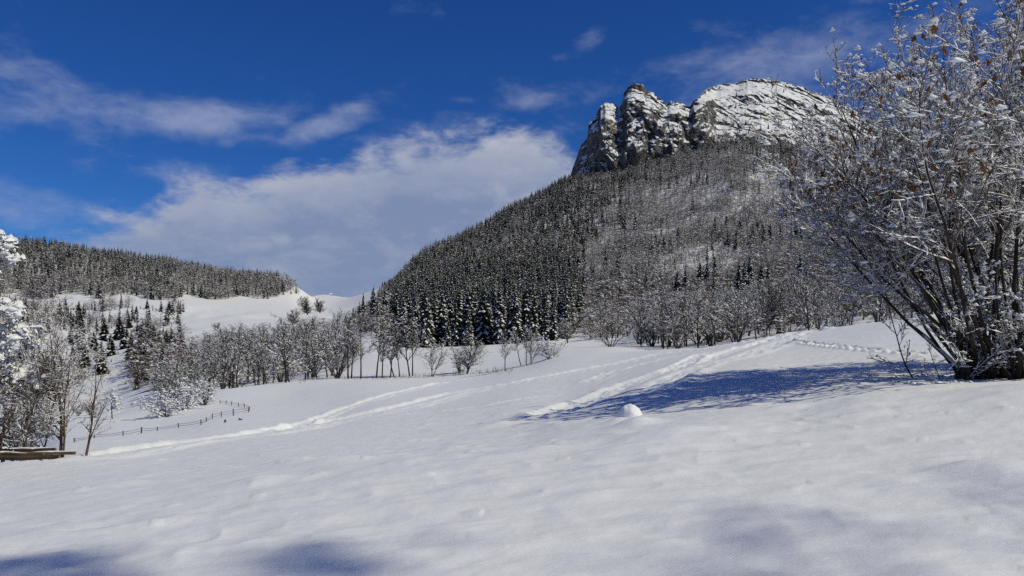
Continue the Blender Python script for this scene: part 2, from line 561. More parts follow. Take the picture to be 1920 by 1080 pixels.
# ------------------------------------------------------------------ the ground
PROF = {
    -980: [(10, -1.), (25, -3.5), (60, -8), (120, -14), (250, -15), (500, 5), (900, 95), (1100, 85), (1600, 50)],
    -300: [(10, -.7), (22, -2.6), (30, -4.2), (60, -8.5), (100, -13), (180, -17), (400, 0), (700, 44), (950, 'p', 452), (1100, 98), (1600, 60)],
    0: [(10, 'p', 965), (18, 'p', 905), (25, 'p', 872), (29, -3.5), (40, -5.5), (60, -8.5), (100, -12.5), (160, -16), (250, 'p', 740), (400, 'p', 640), (600, 'p', 570), (700, 'p', 553), (950, 'p', 463), (1100, 95), (1600, 60)],
    130: [(10, 'p', 950), (18, 'p', 893), (27, 'p', 857), (30, -3.1), (36, 'p', 842), (60, 'p', 815), (80, 'p', 797), (105, -11.5), (160, -16), (250, 'p', 745), (400, 'p', 655), (600, 'p', 575), (700, 'p', 556), (950, 'p', 478), (1100, 85), (1600, 50)],
    300: [(10, 'p', 935), (18, 'p', 880), (30, 'p', 843), (45, 'p', 820), (62, 'p', 803), (80, 'p', 778), (95, 'p', 757), (120, -11), (170, -15), (260, 'p', 705), (400, 'p', 640), (550, 'p', 600), (700, 'p', 564), (800, 'p', 552), (980, 'p', 500), (1100, 78), (1600, 40)],
    420: [(10, 'p', 922), (18, 'p', 870), (30, 'p', 832), (50, 'p', 803), (70, 'p', 778), (95, 'p', 750), (110, 'p', 731), (130, -8.5), (180, -12), (280, 'p', 670), (420, 'p', 622), (600, 'p', 592), (820, 'p', 560), (1000, 'p', 520), (1150, 60), (1600, 30)],
    540: [(10, 'p', 908), (18, 'p', 857), (30, 'p', 822), (50, 'p', 797), (75, 'p', 765), (100, 'p', 737), (118, 'p', 717), (140, -7.5), (180, -9.5), (280, 'p', 655), (420, 'p', 617), (600, 'p', 595), (800, 'p', 572), (1060, 'p', 532), (1200, 52), (1600, 30)],
    605: [(10, 'p', 902), (18, 'p', 852), (30, 'p', 817), (50, 'p', 792), (75, 'p', 758), (100, 'p', 728), (120, 'p', 711), (140, -6.6), (180, -7), (280, 'p', 640), (420, 'p', 612), (600, 'p', 595), (800, 'p', 583), (1100, 'p', 562), (1350, 'p', 554), (1500, 50), (1800, 20)],
    705: [(10, 'p', 893), (18, 'p', 845), (30, 'p', 808), (50, 'p', 778), (75, 'p', 743), (100, 'p', 718), (122, 'p', 709), (135, -6.4), (160, 'p', 685), (200, 'p', 655), (260, 'p', 630), (420, 'p', 600), (700, 'p', 570), (1050, 'p', 545), (1250, 48), (1800, 20)],
    800: [(10, 'p', 885), (18, 'p', 836), (30, 'p', 800), (50, 'p', 768), (75, 'p', 735), (100, 'p', 716), (122, 'p', 706), (132, -5.9), (160, 'p', 680), (215, 'p', 652), (260, 'p', 640), (400, 'p', 590), (600, 'p', 525), (800, 'p', 484), (1000, 80), (1300, 60), (1800, 30)],
    880: [(10, 'p', 880), (18, 'p', 828), (30, 'p', 792), (50, 'p', 757), (75, 'p', 727), (100, 'p', 710), (120, 'p', 700), (130, -5.2), (160, 'p', 675), (215, 'p', 650), (260, 'p', 638), (400, 'p', 580), (600, 'p', 508), (860, 'p', 450), (1050, 105), (1300, 80), (1800, 40)],
    975: [(10, 'p', 874), (18, 'p', 817), (30, 'p', 780), (50, 'p', 742), (75, 'p', 712), (100, 'p', 692), (120, 'p', 683), (130, -3.8), (160, 'p', 665), (215, 'p', 646), (260, 'p', 636), (400, 'p', 575), (600, 'p', 495), (940, 'p', 400), (1150, 140), (1400, 110), (1800, 60)],
    1060: [(10, 'p', 868), (18, 'p', 797), (22, 'p', 791), (26, 'p', 782), (33, 'p', 764), (50, 'p', 733), (75, 'p', 700), (100, 'p', 672), (125, 'p', 656), (160, 'p', 650), (215, 'p', 640), (260, 'p', 630), (400, 'p', 570), (600, 'p', 485), (1000, 'p', 352), (1150, 190), (1400, 150), (1800, 80)],
    1150: [(10, 'p', 860), (17, 'p', 785), (19.5, 'p', 789), (23, 'p', 781), (28, 'p', 758), (36, 'p', 738), (50, 'p', 715), (75, 'p', 687), (100, 'p', 662), (120, 'p', 652), (150, 'p', 649), (215, 'p', 635), (260, 'p', 622), (400, 'p', 560), (600, 'p', 470), (1020, 'p', 338), (1200, 205), (1500, 170), (1900, 90)],
    1250: [(10, 'p', 852), (16, 'p', 776), (18.5, 'p', 780), (21.5, 'p', 772), (27, 'p', 740), (34, 'p', 717), (50, 'p', 692), (75, 'p', 669), (95, 'p', 655), (110, -1.2), (140, -.8), (200, 'p', 625), (260, 'p', 605), (400, 'p', 545), (600, 'p', 460), (1020, 'p', 312), (1200, 225), (1500, 190), (1900, 90)],
    1400: [(10, 'p', 842), (15, 'p', 764), (17.5, 'p', 768), (20.5, 'p', 759), (26, 'p', 722), (33, 'p', 695), (45, 'p', 671), (60, 'p', 654), (78, 'p', 640), (95, -.2), (130, 1), (200, 'p', 610), (260, 'p', 590), (400, 'p', 525), (600, 'p', 440), (1000, 'p', 278), (1200, 250), (1500, 200), (1900, 100)],
    1500: [(10, 'p', 834), (15, 'p', 757), (17.5, 'p', 761), (20.5, 'p', 752), (26, 'p', 716), (33, 'p', 690), (45, 'p', 660), (58, 'p', 639), (72, 'p', 622), (90, .6), (130, 2.5), (200, 'p', 600), (260, 'p', 580), (400, 'p', 515), (600, 'p', 430), (1000, 'p', 278), (1150, 255), (1500, 200), (1900, 100)],
    1620: [(10, 'p', 825), (14, 'p', 746), (17, 'p', 750), (20, 'p', 741), (25, 'p', 712), (31, 'p', 686), (42, 'p', 650), (55, 'p', 622), (66, 'p', 607), (85, 1.4), (130, 4), (200, 'p', 590), (260, 'p', 570), (400, 'p', 505), (600, 'p', 440), (900, 'p', 340), (1050, 'p', 272), (1200, 235), (1500, 190), (1900, 90)],
    1750: [(10, 'p', 815), (14, 'p', 736), (17, 'p', 740), (20, 'p', 730), (25, 'p', 709), (31, 'p', 674), (42, 'p', 634), (52, 'p', 607), (60, 'p', 589), (75, 2.4), (130, 5), (200, 'p', 580), (260, 'p', 560), (400, 'p', 500), (600, 'p', 445), (900, 'p', 370), (1050, 'p', 325), (1300, 170), (1900, 80)],
    1920: [(10, 'p', 803), (13, 'p', 722), (16, 'p', 727), (20, 'p', 722), (25, 'p', 706), (31, 'p', 672), (42, 'p', 615), (55, 'p', 575), (75, 4.2), (130, 7), (260, 'p', 545), (600, 'p', 455), (1000, 'p', 400), (1300, 100), (1900, 60)],
    2900: [(10, 1.), (14, 1.4), (24, 1.8), (60, 6), (130, 12), (260, 20), (600, 60), (1000, 100), (1300, 90), (1900, 60)],
}
DS = np.concatenate([np.geomspace(1.2, 5, 26)[:-1], np.geomspace(5, 130, 330)[:-1], np.geomspace(130, 320, 70)[:-1], np.geomspace(320, 1900, 70), [2600, 4000, 7000]])
LD = np.log(DS)
PXK = np.array(sorted(PROF))
Zk = []
for px in PXK:
    u = (px-960)/F
    d, z = [], []
    for r in PROF[px]:
        d.append(r[0])
        z.append(r[1] if len(r) == 2 else ZC-(r[2]-HOR)/F*r[0])
    dn = [1.2, 2.5, 4.5]
    d = dn+d+[7000]
    z = [0.05*u*q for q in dn]+z+[z[-1]-60]
    Zk.append(pchip(np.log(d), z, LD))
Zk = np.array(Zk)
PXC = np.concatenate([np.linspace(-980, -80, 46)[:-1], np.arange(-80, 2000, 2.3), np.linspace(2000, 2900, 46)])
ZB = np.array([pchip(PXK, Zk[:, j], PXC) for j in range(len(DS))]).T     # [column, row]
# the back half of the circle joins the two outer columns round the camera
U_MAX = (2900-960)/F
A0 = math.atan(U_MAX)
back = np.linspace(A0, 2*math.pi-A0, 46)[1:-1]
wgt = 0.5+0.5*np.sin(back)[:, None]
wgt = (wgt-wgt.min())/(wgt.max()-wgt.min())
ZBACK = ZB[-1][None]*wgt+ZB[0][None]*(1-wgt)
UC = (PXC-960)/F
XF, YF = UC[:, None]*DS[None], np.broadcast_to(DS[None], (len(UC), len(DS)))
RB = DS*math.hypot(1, U_MAX)
GX = np.concatenate([XF, np.sin(back)[:, None]*RB[None]])
GY = np.concatenate([YF, np.cos(back)[:, None]*RB[None]])
GZ = np.concatenate([ZB, ZBACK])
NCF = len(UC)


def base_z(x, y):
    """height of the smooth ground in front of the camera"""
    px = np.clip(960+F*np.asarray(x)/np.asarray(y), PXC[0], PXC[-1])
    ld = np.log(np.asarray(y))
    i = np.clip(np.searchsorted(PXC, px)-1, 0, NCF-2)
    j = np.clip(np.searchsorted(LD, ld)-1, 0, len(LD)-2)
    fx = (px-PXC[i])/(PXC[i+1]-PXC[i])
    fy = np.clip((ld-LD[j])/(LD[j+1]-LD[j]), 0, 1)
    Z = GZ
    return (Z[i, j]*(1-fx)+Z[i+1, j]*fx)*(1-fy)+(Z[i, j+1]*(1-fx)+Z[i+1, j+1]*fx)*fy


PYC = HOR-(ZB-ZC)/DS[None]*F


def hit(px, py, dmin=5.0):
    """the place on the ground seen through this spot of the photograph"""
    i = int(np.clip(np.searchsorted(PXC, px), 0, NCF-1))
    rows = np.nonzero((PYC[i] <= py) & (DS >= dmin))[0]
    j = rows[0] if len(rows) else len(DS)-4
    if j > 0 and PYC[i, j-1] > py:
        f = (PYC[i, j-1]-py)/(PYC[i, j-1]-PYC[i, j]+1e-9)
        d = DS[j-1]+(DS[j]-DS[j-1])*f
    else:
        d = DS[j]
    x = (px-960)/F*d
    return np.array([x, d, float(base_z(x, d))])


def at_d(px, d):
    x = (px-960)/F*d
    return np.array([x, d, float(base_z(x, d))])


# trails pressed into the snow
TRAILS = [   # (photo points, half width of the churned band in metres, gap between its two ruts, depth, roughness)
    ([(150, 858), (300, 838), (450, 819), (600, 795), (740, 768), (870, 735), (1000, 712), (1100, 692), (1240, 664), (1400, 641), (1490, 627), (1640, 604), (1745, 591)], .75, 2.3, .17, .08),
    ([(520, 806), (640, 768), (772, 730), (830, 717), (900, 706)], .65, 0, .17, .10),
    ([(1490, 628), (1440, 642), (1340, 676), (1260, 697), (1180, 732), (1120, 762)], 1.05, 3.0, .17, .11),
    ([(1470, 627), (1400, 650), (1320, 664), (1262, 692)], .8, 0, .16, .15),
    ([(1262, 668), (1180, 690), (1145, 697), (1105, 715)], .75, 0, .07, .14),
    ([(1030, 742), (900, 762), (760, 776)], .4, 0, .03, .07),
]
TOL = np.zeros_like(GZ)
GZ2 = GZ.copy()
r_all = np.hypot(GX, GY)
jm = DS < 150
sub = np.ix_(np.arange(len(GX)), np.nonzero(jm)[0])
x, y, r = GX[sub], GY[sub], r_all[sub]
near = 1-sstep(r, 40, 110)
# soft swells, wind-laid ripples and lumps
dz = 0.035*fbm2(x/13, y/9, 2, 5)*sstep(r, 5, 14)
warp = fbm2(x/3.1, y/2.3, 2, 77)
dz += 0.034*fbm2(x/.85+warp*.9, y/.52+warp, 3, 21)*near
l1 = noise2(x/1.25, y/.8, 40)+0.5*noise2(x/.55, y/.4, 41)
dz += (.03+.022*sstep(r, 7, 11))*sstep(l1, .1, .6)*near*sstep(fbm2(x/9, y/7, 2, 43), -.35, .3)
l2 = noise2(x/2.6+warp*.5, y/1.7, 51)
dz += 0.022*sstep(l2, .1, .55)*sstep(r, 9, 16)*near
dz += 0.04*fbm2(x/3.5, y/2.2, 3, 31)*sstep(r, 20, 50)
wr2 = fbm2(x/1.7, y/1.7, 2, 88)
rip = 1-2*np.abs(noise2(x/.62+wr2, y/.30+.6*wr2, 89))
dz += .02*rip*near*(.4+sstep(fbm2(x/5, y/4, 2, 90), -.3, .4))
dz += .007*fbm2(x/.2, y/.12, 2, 92)*(1-sstep(r, 18, 40))
dz += .022*sstep(noise2(x/.33, y/.3, 95), .42, .5)*near
# small mounds
for px, py, s, h in ((640, 868, .55, .16), (560, 865, .4, .09), (480, 905, .33, .13), (482, 911, .2, .06), (215, 912, .6, .1), (300, 862, .35, .08), (1888, 888, .42, .17), (1194, 799, .32, .26), (1160, 792, .25, .15), (1215, 790, .22, .12),
                     (935, 799, .5, .22), (1280, 822, .7, .13), (1300, 810, .8, .1), (1190, 845, .6, .1), (1010, 848, .5, .08), (700, 905, .6, .06), (1075, 935, .45, .05)):
    c = hit(px, py)
    dz += .65*h*np.exp(-(((x-c[0])/(s*1.25))**2+((y-c[1])/s)**2)*1.2)
trail_mask = np.zeros_like(x)
for pts, hw, gap, dep, rgh in TRAILS:
    W = np.array([hit(*p) for p in pts])[:, :2]
    dist = np.full(x.shape, 1e9)
    for a, b in zip(W[:-1], W[1:]):
        ab = b-a
        t = np.clip(((x-a[0])*ab[0]+(y-a[1])*ab[1])/(ab@ab), 0, 1)
        dd = (x-a[0]-t*ab[0])*-ab[1]+(y-a[1]-t*ab[1])*ab[0]
        dd = np.sign(dd)*np.hypot(x-a[0]-t*ab[0], y-a[1]-t*ab[1])
        dist = np.where(np.abs(dd) < np.abs(dist), dd, dist)
    dist = dist+0.35*noise2(x/2.2, y/2.2, 61)
    m = 0
    for off in ((-gap/2, gap/2) if gap else (0,)):
        m = np.maximum(m, 1-sstep(np.abs(dist-off), hw*.55, hw*1.25))
    chop = fbm2(x/.42, y/.36, 3, 63)
    berm = np.exp(-((np.abs(dist)-(gap/2+hw*1.25))/(.35*hw))**2)
    dz += m*(rgh*chop-dep*.5)+berm*dep*(.6+.6*noise2(x/1.1, y/1.1, 64))
    trail_mask = np.maximum(trail_mask, m)
# a line of single footprints
fp = [(1480, 640), (1530, 646), (1590, 653), (1640, 658), (1690, 662), (1740, 668)]
TRM = trail_mask
W = np.array([hit(*p) for p in fp])
seg = np.concatenate([[0], np.cumsum(np.linalg.norm(np.diff(W[:, :2], axis=0), axis=1))])
for i, s in enumerate(np.arange(0, seg[-1], .62)):
    cx, cy = np.interp(s, seg, W[:, 0]), np.interp(s, seg, W[:, 1])
    cy += (.22 if i % 2 else -.22)+RNG.normal()*.07
    q = ((x-cx)/.2)**2+((y-cy)/.42)**2
    dz += np.where(q < 6, -0.2*np.exp(-q)+.07*np.exp(-(np.sqrt(q)-1.5)**2*2.5), 0)
GZ2[sub] += dz
TFULL = np.zeros(GZ.shape, np.float32)
TFULL[sub] = TRM
jf = ~jm
subf = np.ix_(np.arange(len(GX)), np.nonzero(jf)[0])
xf, yf = GX[subf], GY[subf]
fade = sstep(r_all[subf], 150, 240)
pxf = 960+F*xf/np.maximum(yf, 1)
fade = fade*(1-.93*sstep(pxf, 315, 350)*(1-sstep(pxf, 700, 740))*(yf > 0))
GZ2[subf] += fade*(2.2*fbm2(xf/38, yf/38, 4, 81)+.7*fbm2(xf/9, yf/9, 3, 85)*(1-sstep(r_all[subf], 500, 900)*.3))
# the steep broken ground under the far wood on the other side of the valley
gul = np.exp(-((GX[subf]+250)/130)**2)*np.exp(-((yf-520)/150)**2)
GZ2[subf] += gul*9*(np.abs(fbm2(xf/45, yf/80, 3, 91)))


def sheet(name, cols, rows, label=None, closed=False):
    c = np.asarray(cols)
    rws = np.asarray(rows)
    V = np.stack([GX[np.ix_(c, rws)], GY[np.ix_(c, rws)], GZ2[np.ix_(c, rws)]], -1)
    n, k = len(c), len(rws)
    a = np.arange(n if closed else n-1)[:, None]*k
    b = ((np.arange(n if closed else n-1)+1) % n)[:, None]*k
    j = np.arange(k-1)[None]
    q = np.stack([a+j, b+j, b+j+1, a+j+1], -1).reshape(-1, 4)
    mb = MB()
    mb.add(V.reshape(-1, 3), q, 0, True)
    if closed and rws[0] == 0:
        ring = (np.arange(n)*k)
        mb.add(np.array([[0, 0, float(GZ2[:, 0].mean())]]), np.zeros((0, 3), int))
        ctr = mb.n-1
        mb.f.append(np.stack([np.full(n, ctr), np.roll(ring, -1), ring], -1).astype(np.int32))
        mb.m.append(np.zeros(n, np.int32))
        mb.s.append(np.ones(n, bool))
    me = mb.mesh(name, [M_SNOW])
    at = me.attributes.new('broken', 'FLOAT', 'POINT')
    tv = np.zeros(len(me.vertices), np.float32)
    tv[:n*k] = TFULL[np.ix_(c, rws)].ravel()
    at.data.foreach_set('value', tv)
    o = obj(name, me)
    return tag(o, label, None, None, 'structure')


JS = int(np.searchsorted(DS, 128))
ALLC = np.arange(len(GX))
sheet('snow_field', ALLC, np.arange(0, JS+1), 'smooth snow covered meadow crossed by ski tracks', closed=True)
CS = int(np.searchsorted(PXC, 690))
rows_far = np.arange(JS, len(DS))
left_cols = np.concatenate([np.arange(NCF+20, len(GX)), np.arange(0, CS+1)])
right_cols = np.arange(CS, NCF+21)
sheet('valley_hill', left_cols, rows_far, 'snow covered hill with open pasture and a wooded ridge')
sheet('mountain_slope', right_cols, rows_far, 'long wooded mountain slope below the rock peak')

ZALL = GZ2[:NCF]


def ground(x, y):
    """height of the finished snow"""
    px = np.clip(960+F*np.asarray(x)/np.asarray(y), PXC[0], PXC[-1])
    ld = np.log(np.asarray(y))
    i = np.clip(np.searchsorted(PXC, px)-1, 0, NCF-2)
    j = np.clip(np.searchsorted(LD, ld)-1, 0, len(LD)-2)
    fx = (px-PXC[i])/(PXC[i+1]-PXC[i])
    fy = np.clip((ld-LD[j])/(LD[j+1]-LD[j]), 0, 1)
    return (ZALL[i, j]*(1-fx)+ZALL[i+1, j]*fx)*(1-fy)+(ZALL[i, j+1]*(1-fx)+ZALL[i+1, j+1]*fx)*fy


# ------------------------------------------------------------------ the rock peak
def rock_peak():
    sil = [(1040, 352), (1068, 334), (1080, 300), (1090, 275), (1102, 258), (1103, 238), (1112, 225), (1122, 218), (1126, 200), (1136, 193), (1150, 196), (1160, 202), (1166, 196), (1170, 178), (1176, 164), (1188, 158), (1204, 160),
           (1214, 172), (1226, 176), (1238, 186), (1250, 196), (1258, 192), (1270, 190), (1282, 196), (1294, 202), (1300, 190), (1318, 175), (1334, 164), (1352, 158), (1380, 156), (1402, 149), (1420, 147), (1440, 149),
           (1470, 154), (1500, 164), (1530, 175), (1560, 186), (1600, 206), (1660, 240), (1720, 285), (1780, 330)]
    bas = [(1040, 380), (1070, 362), (1130, 350), (1200, 335), (1260, 315), (1330, 300), (1400, 290), (1500, 300), (1600, 320), (1700, 350), (1780, 372)]
    px = np.linspace(1040, 1780, 620)
    st = np.interp(px, [p[0] for p in sil], [p[1] for p in sil])
    jag = (3.6*fbm2(px/8, px*0, 5, 3, .6)-5*np.abs(fbm2(px/13, px*0+3, 3, 4)))*(1-.45*sstep(px, 1300, 1340))
    sb = np.interp(px, [p[0] for p in bas], [p[1] for p in bas])
    nj = 250
    s = np.linspace(0, 1, nj)
    PX = np.broadcast_to(px[:, None], (len(px), nj))
    PY = sb[:, None]+(st-sb)[:, None]*s[None]+jag[:, None]*(s[None]**14)
    dome = sstep(PX, 1300, 1350)
    Dtop = 1075+dome*150
    D = 985+(Dtop-985)*(s[None]**(1.0-.25*dome))
    ridges = [
        ([(1138, 190), (1129, 248), (1140, 290), (1158, 320), (1175, 345)], 62, 1.7, .42),
        ([(1182, 155), (1174, 204), (1182, 248), (1168, 310), (1168, 345)], 62, .85, .6),
        ([(1216, 170), (1204, 235), (1190, 270), (1194, 320)], 64, 1.1, .75),
        ([(1268, 188), (1250, 222), (1234, 262), (1214, 300), (1205, 330)], 62, 1.5, .7),
        ([(1292, 200), (1268, 240), (1258, 270), (1264, 310)], 56, 1.5, .9),
        ([(1338, 160), (1326, 205), (1336, 237), (1348, 262), (1360, 300)], 88, 1.75, .30),
        ([(1352, 215), (1360, 236), (1364, 262)], 78, 1.6, .5),
    ]
    wx = 7*fbm2(PX/16, PY/16, 3, 201)
    rel = np.full(PX.shape, -200.0)
    for pts, amp, sl, sr in ridges:
        pts = sorted(pts, key=lambda p: p[1])
        rx = np.interp(PY, [p[1] for p in pts], [p[0] for p in pts])
        dm = (PX+wx-rx)*0.70
        h = np.where(dm < 0, amp+sl*dm, amp-sr*dm)
        h = np.where(dm > 0, np.maximum(h, amp-sr*dm), h)
        rel = np.maximum(rel, h)
    domer = 60-.12*(PX-1338)*.70+np.zeros_like(PX)
    rel = np.where(PX > 1338, np.maximum(rel, domer), rel)
    rel = np.maximum(rel, -12+4*wx/7)
    rel = rel*sstep(s, 0.985, .8)[None]*(.55+.45*sstep(s, 0, .35)[None])
    X0 = (PX-960)/F
    Zw = lambda d: ZC+(HOR-PY)/F*d
    d0 = D-rel*.85
    x, z = X0*d0, Zw(d0)
    # rock strata, chimneys and small relief
    rg = lambda a, b, c, sd: 1-2*np.abs(noise3(a, b, c, sd))*2
    wv = 6*fbm2(x/22, z/22, 3, 230)
    a1, a2, av = worley((x+.42*z+wv)/30, (z-.3*x+wv*.5)/52, d0/60, 300)
    b1, b2, bv = worley((x-.35*z+wv*.9)/13, (z+.4*x-wv*.6)/22, d0/40, 310)
    c1, c2, cv = worley((x+.3*z)/5, (z+.25*x)/8, d0/22, 320)
    facet = 7*(av-.5)+12*np.minimum(a2-a1, .6)+3.5*(bv-.5)+8*np.minimum(b2-b1, .5)+1.6*(cv-.5)+2*np.minimum(c2-c1, .4)
    nz = facet+4*(rg(x/34, z/46, d0/70, 5)-.5)+2.2*rg(x/8, z/10, d0/40, 7)+1.2*noise3(x/3, z/3.4, d0/9, 8)*2
    q = z+.62*x+26*fbm2(x/60, z/60, 3, 210)
    per = 23.0
    ph = q/per-np.floor(q/per)
    terr = (sstep(ph, .0, .78)*.0+np.where(ph > .74, (ph-.74)/.26, 0)-ph)*per
    band = sstep(fbm2(x/50, z/35, 3, 220), .02, .3)
    tw = dome*band*sstep(PX+(PY-200)*.9, 1370, 1440)
    d1 = d0-nz*(1-.25*dome)*sstep(s, 0, .06)[None]-terr*.75*tw*.6
    d1 = d1+noise3(x/60, z/60, d0/60, 12)*14*sstep(s, 0, .2)[None]
    V = np.stack([X0*d1, d1, ZC+(HOR-PY)/F*d1], -1)
    # the far side falls away behind the crest
    nb = 16
    last = V[:, -1:]
    t = np.linspace(0, 1, nb+1)[1:]
    bk = np.repeat(last, nb, 1)
    bk[:, :, 1] += 260*t[None]
    bk[:, :, 2] -= (170*t**1.3)[None]
    bk[:, :, 0] += (10*noise2(bk[:, :, 0]/20, bk[:, :, 1]/20, 9))
    bk[:, :, 2] += 6*noise2(bk[:, :, 0]/14, bk[:, :, 1]/14, 10)*t[None]
    V = np.concatenate([V, bk], 1)
    n, k = V.shape[:2]
    a = np.arange(n-1)[:, None]*k
    j = np.arange(k-1)[None]
    mb = MB()
    mb.add(V.reshape(-1, 3), np.stack([a+j, a+k+j, a+k+j+1, a+j+1], -1).reshape(-1, 4), 0, True)
    o = obj('rock_peak', mb.mesh('rock_peak', [M_ROCK]))
    tag(o, 'jagged grey limestone peak with snowy ledges above the wooded slope', None, None, 'structure')
    return px, V


PEAK_PX, PEAK_V = rock_peak()


# ------------------------------------------------------------------ tree builders: each gives [(part name, mesh), ...]
def spruce(seed, tiers, per, snow=0.6, fat=0.17, base=0.05, detail=3):
    """unit-height spruce"""
    rng = np.random.default_rng(seed)
    tm = MB()
    P = np.array([[[0, 0, -.03], [0, 0, .5], [0, 0, .985]]])
    tubes(tm, P, np.array([[.017, .011, .002]]), 6, 0)
    cm = MB()
    n = tiers*per
    lev = np.repeat(np.arange(tiers), per)
    t = (lev+rng.random(n)*.9)/tiers
    h = base+(0.975-base)*t**0.92
    az = rng.random(n)*6.283
    prof = fat*(1-t)**.82*(.72+.45*rng.random(n))+.008
    prof *= np.where(t < .08, .75, 1)
    d = np.stack([np.cos(az), np.sin(az), np.zeros(n)], -1)
    sd = np.stack([-np.sin(az), np.cos(az), np.zeros(n)], -1)
    k = detail+1
    f = np.linspace(0, 1, k)
    drop = (.22+.5*(1-t))*prof*(.7+.6*rng.random(n))
    C = np.zeros((n, k, 3))
    C[:, :, 2] = h[:, None]+prof[:, None]*.12*np.sin(f*2.2)[None]-drop[:, None]*(f**1.5)[None]
    C += d[:, None]*(prof[:, None]*f[None])[:, :, None]
    wp = np.interp(f, [0, .35, .75, 1], [.35, 1, .8, .06])
    w = prof[:, None]*.36*wp[None]*(.75+.5*rng.random((n, k)))
    up = np.array([0, 0, 1.])
    Lf = C+sd[:, None]*w[:, :, None]-up*(w*.75)[:, :, None]
    Rt = C-sd[:, None]*w[:, :, None]-up*(w*.75)[:, :, None]
    V = np.stack([Lf, C, Rt], 2)
    b = (np.arange(n)*k*3)[:, None]
    i = np.arange(k-1)[None]*3
    q = np.concatenate([np.stack([b+i, b+i+1, b+i+4, b+i+3], -1).reshape(-1, 4), np.stack([b+i+1, b+i+2, b+i+5, b+i+4], -1).reshape(-1, 4)])
    cm.add(V.reshape(-1, 3), q, 0, False)
    # snow lying on the boughs
    has = rng.random(n) < snow
    C2, w2 = C[has], w[has]
    lump = np.clip(rng.random(w2.shape)*1.5-.35, 0, 1)*np.interp(f, [0, .3, .8, 1], [.2, .8, 1, .7])[None]
    ww = w2*.85*lump
    th = np.maximum(ww*.35, .0012)
    c = C2+up*(.002+th)[:, :, None]
    s2 = sd[has]
    A = c+s2[:, None]*ww[:, :, None]-up*(ww*.6+th*.5)[:, :, None]
    B = c-s2[:, None]*ww[:, :, None]-up*(ww*.6+th*.5)[:, :, None]
    V = np.stack([A, c, B], 2)
    n2 = len(C2)
    b = (np.arange(n2)*k*3)[:, None]
    q1 = np.stack([b+i, b+i+1, b+i+4, b+i+3], -1).reshape(-1, 4)
    q2 = np.stack([b+i+1, b+i+2, b+i+5, b+i+4], -1).reshape(-1, 4)
    ok = ((ww[:, :-1]+ww[:, 1:]) > .003).reshape(-1)
    cm.add(V.reshape(-1, 3), np.concatenate([q1[ok], q2[ok]]), 1, True)
    return [('trunk', tm.mesh('trunk', [M_BARK])), ('crown', cm.mesh('crown', [M_NEEDLE, M_LOAD]))]


def bare(seed, stems=1, lvl=(16, 9, 5), spread=(30, 65), up=.5, snow=.055, fill=.5, blob=0, lean=(0, 0), bare_to=.3, r0=.017, l1=.42, k=(7, 5, 4, 3), twig=None, bark=None, blob_s=.012, loads=(1, 2, 3), sag=0.0, tall=1.0, stem_ang=(6, 28)):
    """unit-height leafless tree with lumpy snow along its branches"""
    rng = np.random.default_rng(seed)
    twig, bark = twig or M_TWIG, bark or M_BARK
    tm, cm = MB(), MB()
    a = rng.random(stems)*6.283+np.arange(stems)*2.4
    ti = np.radians(stem_ang[0]+(stem_ang[1]-stem_ang[0])*rng.random(stems)) if stems > 1 else np.array([.03])
    d = np.stack([np.cos(a)*np.sin(ti), np.sin(a)*np.sin(ti), np.cos(ti)], -1)+np.array([lean[0], lean[1], 0])
    d /= np.linalg.norm(d, axis=1, keepdims=True)
    ln = (1 if stems == 1 else .75+.25*rng.random(stems))*np.ones(stems)*tall
    st = np.stack([rng.normal(size=stems)*.02*(stems > 1), rng.normal(size=stems)*.02*(stems > 1), np.full(stems, -.03)], -1)
    P0, R0 = grow(st, d, ln, np.full(stems, r0)*(.7+.5*rng.random(stems) if stems > 1 else 1), k[0]+2, .12, .05, rng, tip=.16)
    tubes(tm, P0, R0, 6, 0)
    P1, R1 = branch(P0, R0, lvl[0], k[1]+1, l1, spread, up, .13, rng, (bare_to, .99), rr=.62, rmin=.0035, sag=sag)
    tubes(cm, P1, R1, 4, 0)
    P2, R2 = branch(P1, R1, lvl[1], k[2], .5, (25, 65), up*.5, .16, rng, (.12, 1), rr=.62, rmin=.0022, sag=sag)
    tubes(cm, P2, R2, 3, 0)
    levels = [(P0, R0), (P1, R1), (P2, R2)]
    if lvl[2]:
        P3, R3 = branch(P2, R2, lvl[2], k[3], .55, (25, 60), up*.3, .16, rng, (.15, 1), rr=.7, rmin=.0016)
        tubes(cm, P3, R3, 3, 0)
        levels.append((P3, R3))
    for i in loads:
        if i < len(levels):
            snow_strips(cm, levels[i][0], levels[i][1], snow*(.34, .3, .22, .16)[i], fill, rng, 1)
    if blob:
        P, R = levels[min(2, len(levels)-1)]
        pi = rng.integers(0, len(P), blob)
        pos, _, _ = sample(P, R, pi, rng.random(blob)*.999)
        blobs(cm, pos+np.array([0, 0, blob_s*.3]), blob_s*(.4+rng.random(blob)), rng, 1)
    return [('trunk', tm.mesh('trunk', [bark])), ('crown', cm.mesh('crown', [twig, M_LOAD]))]


def far_bare(seed, n1=13, n2=7, snow=.09, fill=.55, wide=.46, mat=None):
    return bare(seed, 1, (n1, n2, 3), (45, 100), .25, snow, fill, blob=19, bare_to=.16, r0=.016, l1=wide, k=(5, 4, 3, 2), blob_s=.042, twig=mat or M_FROST, loads=(1, 2))


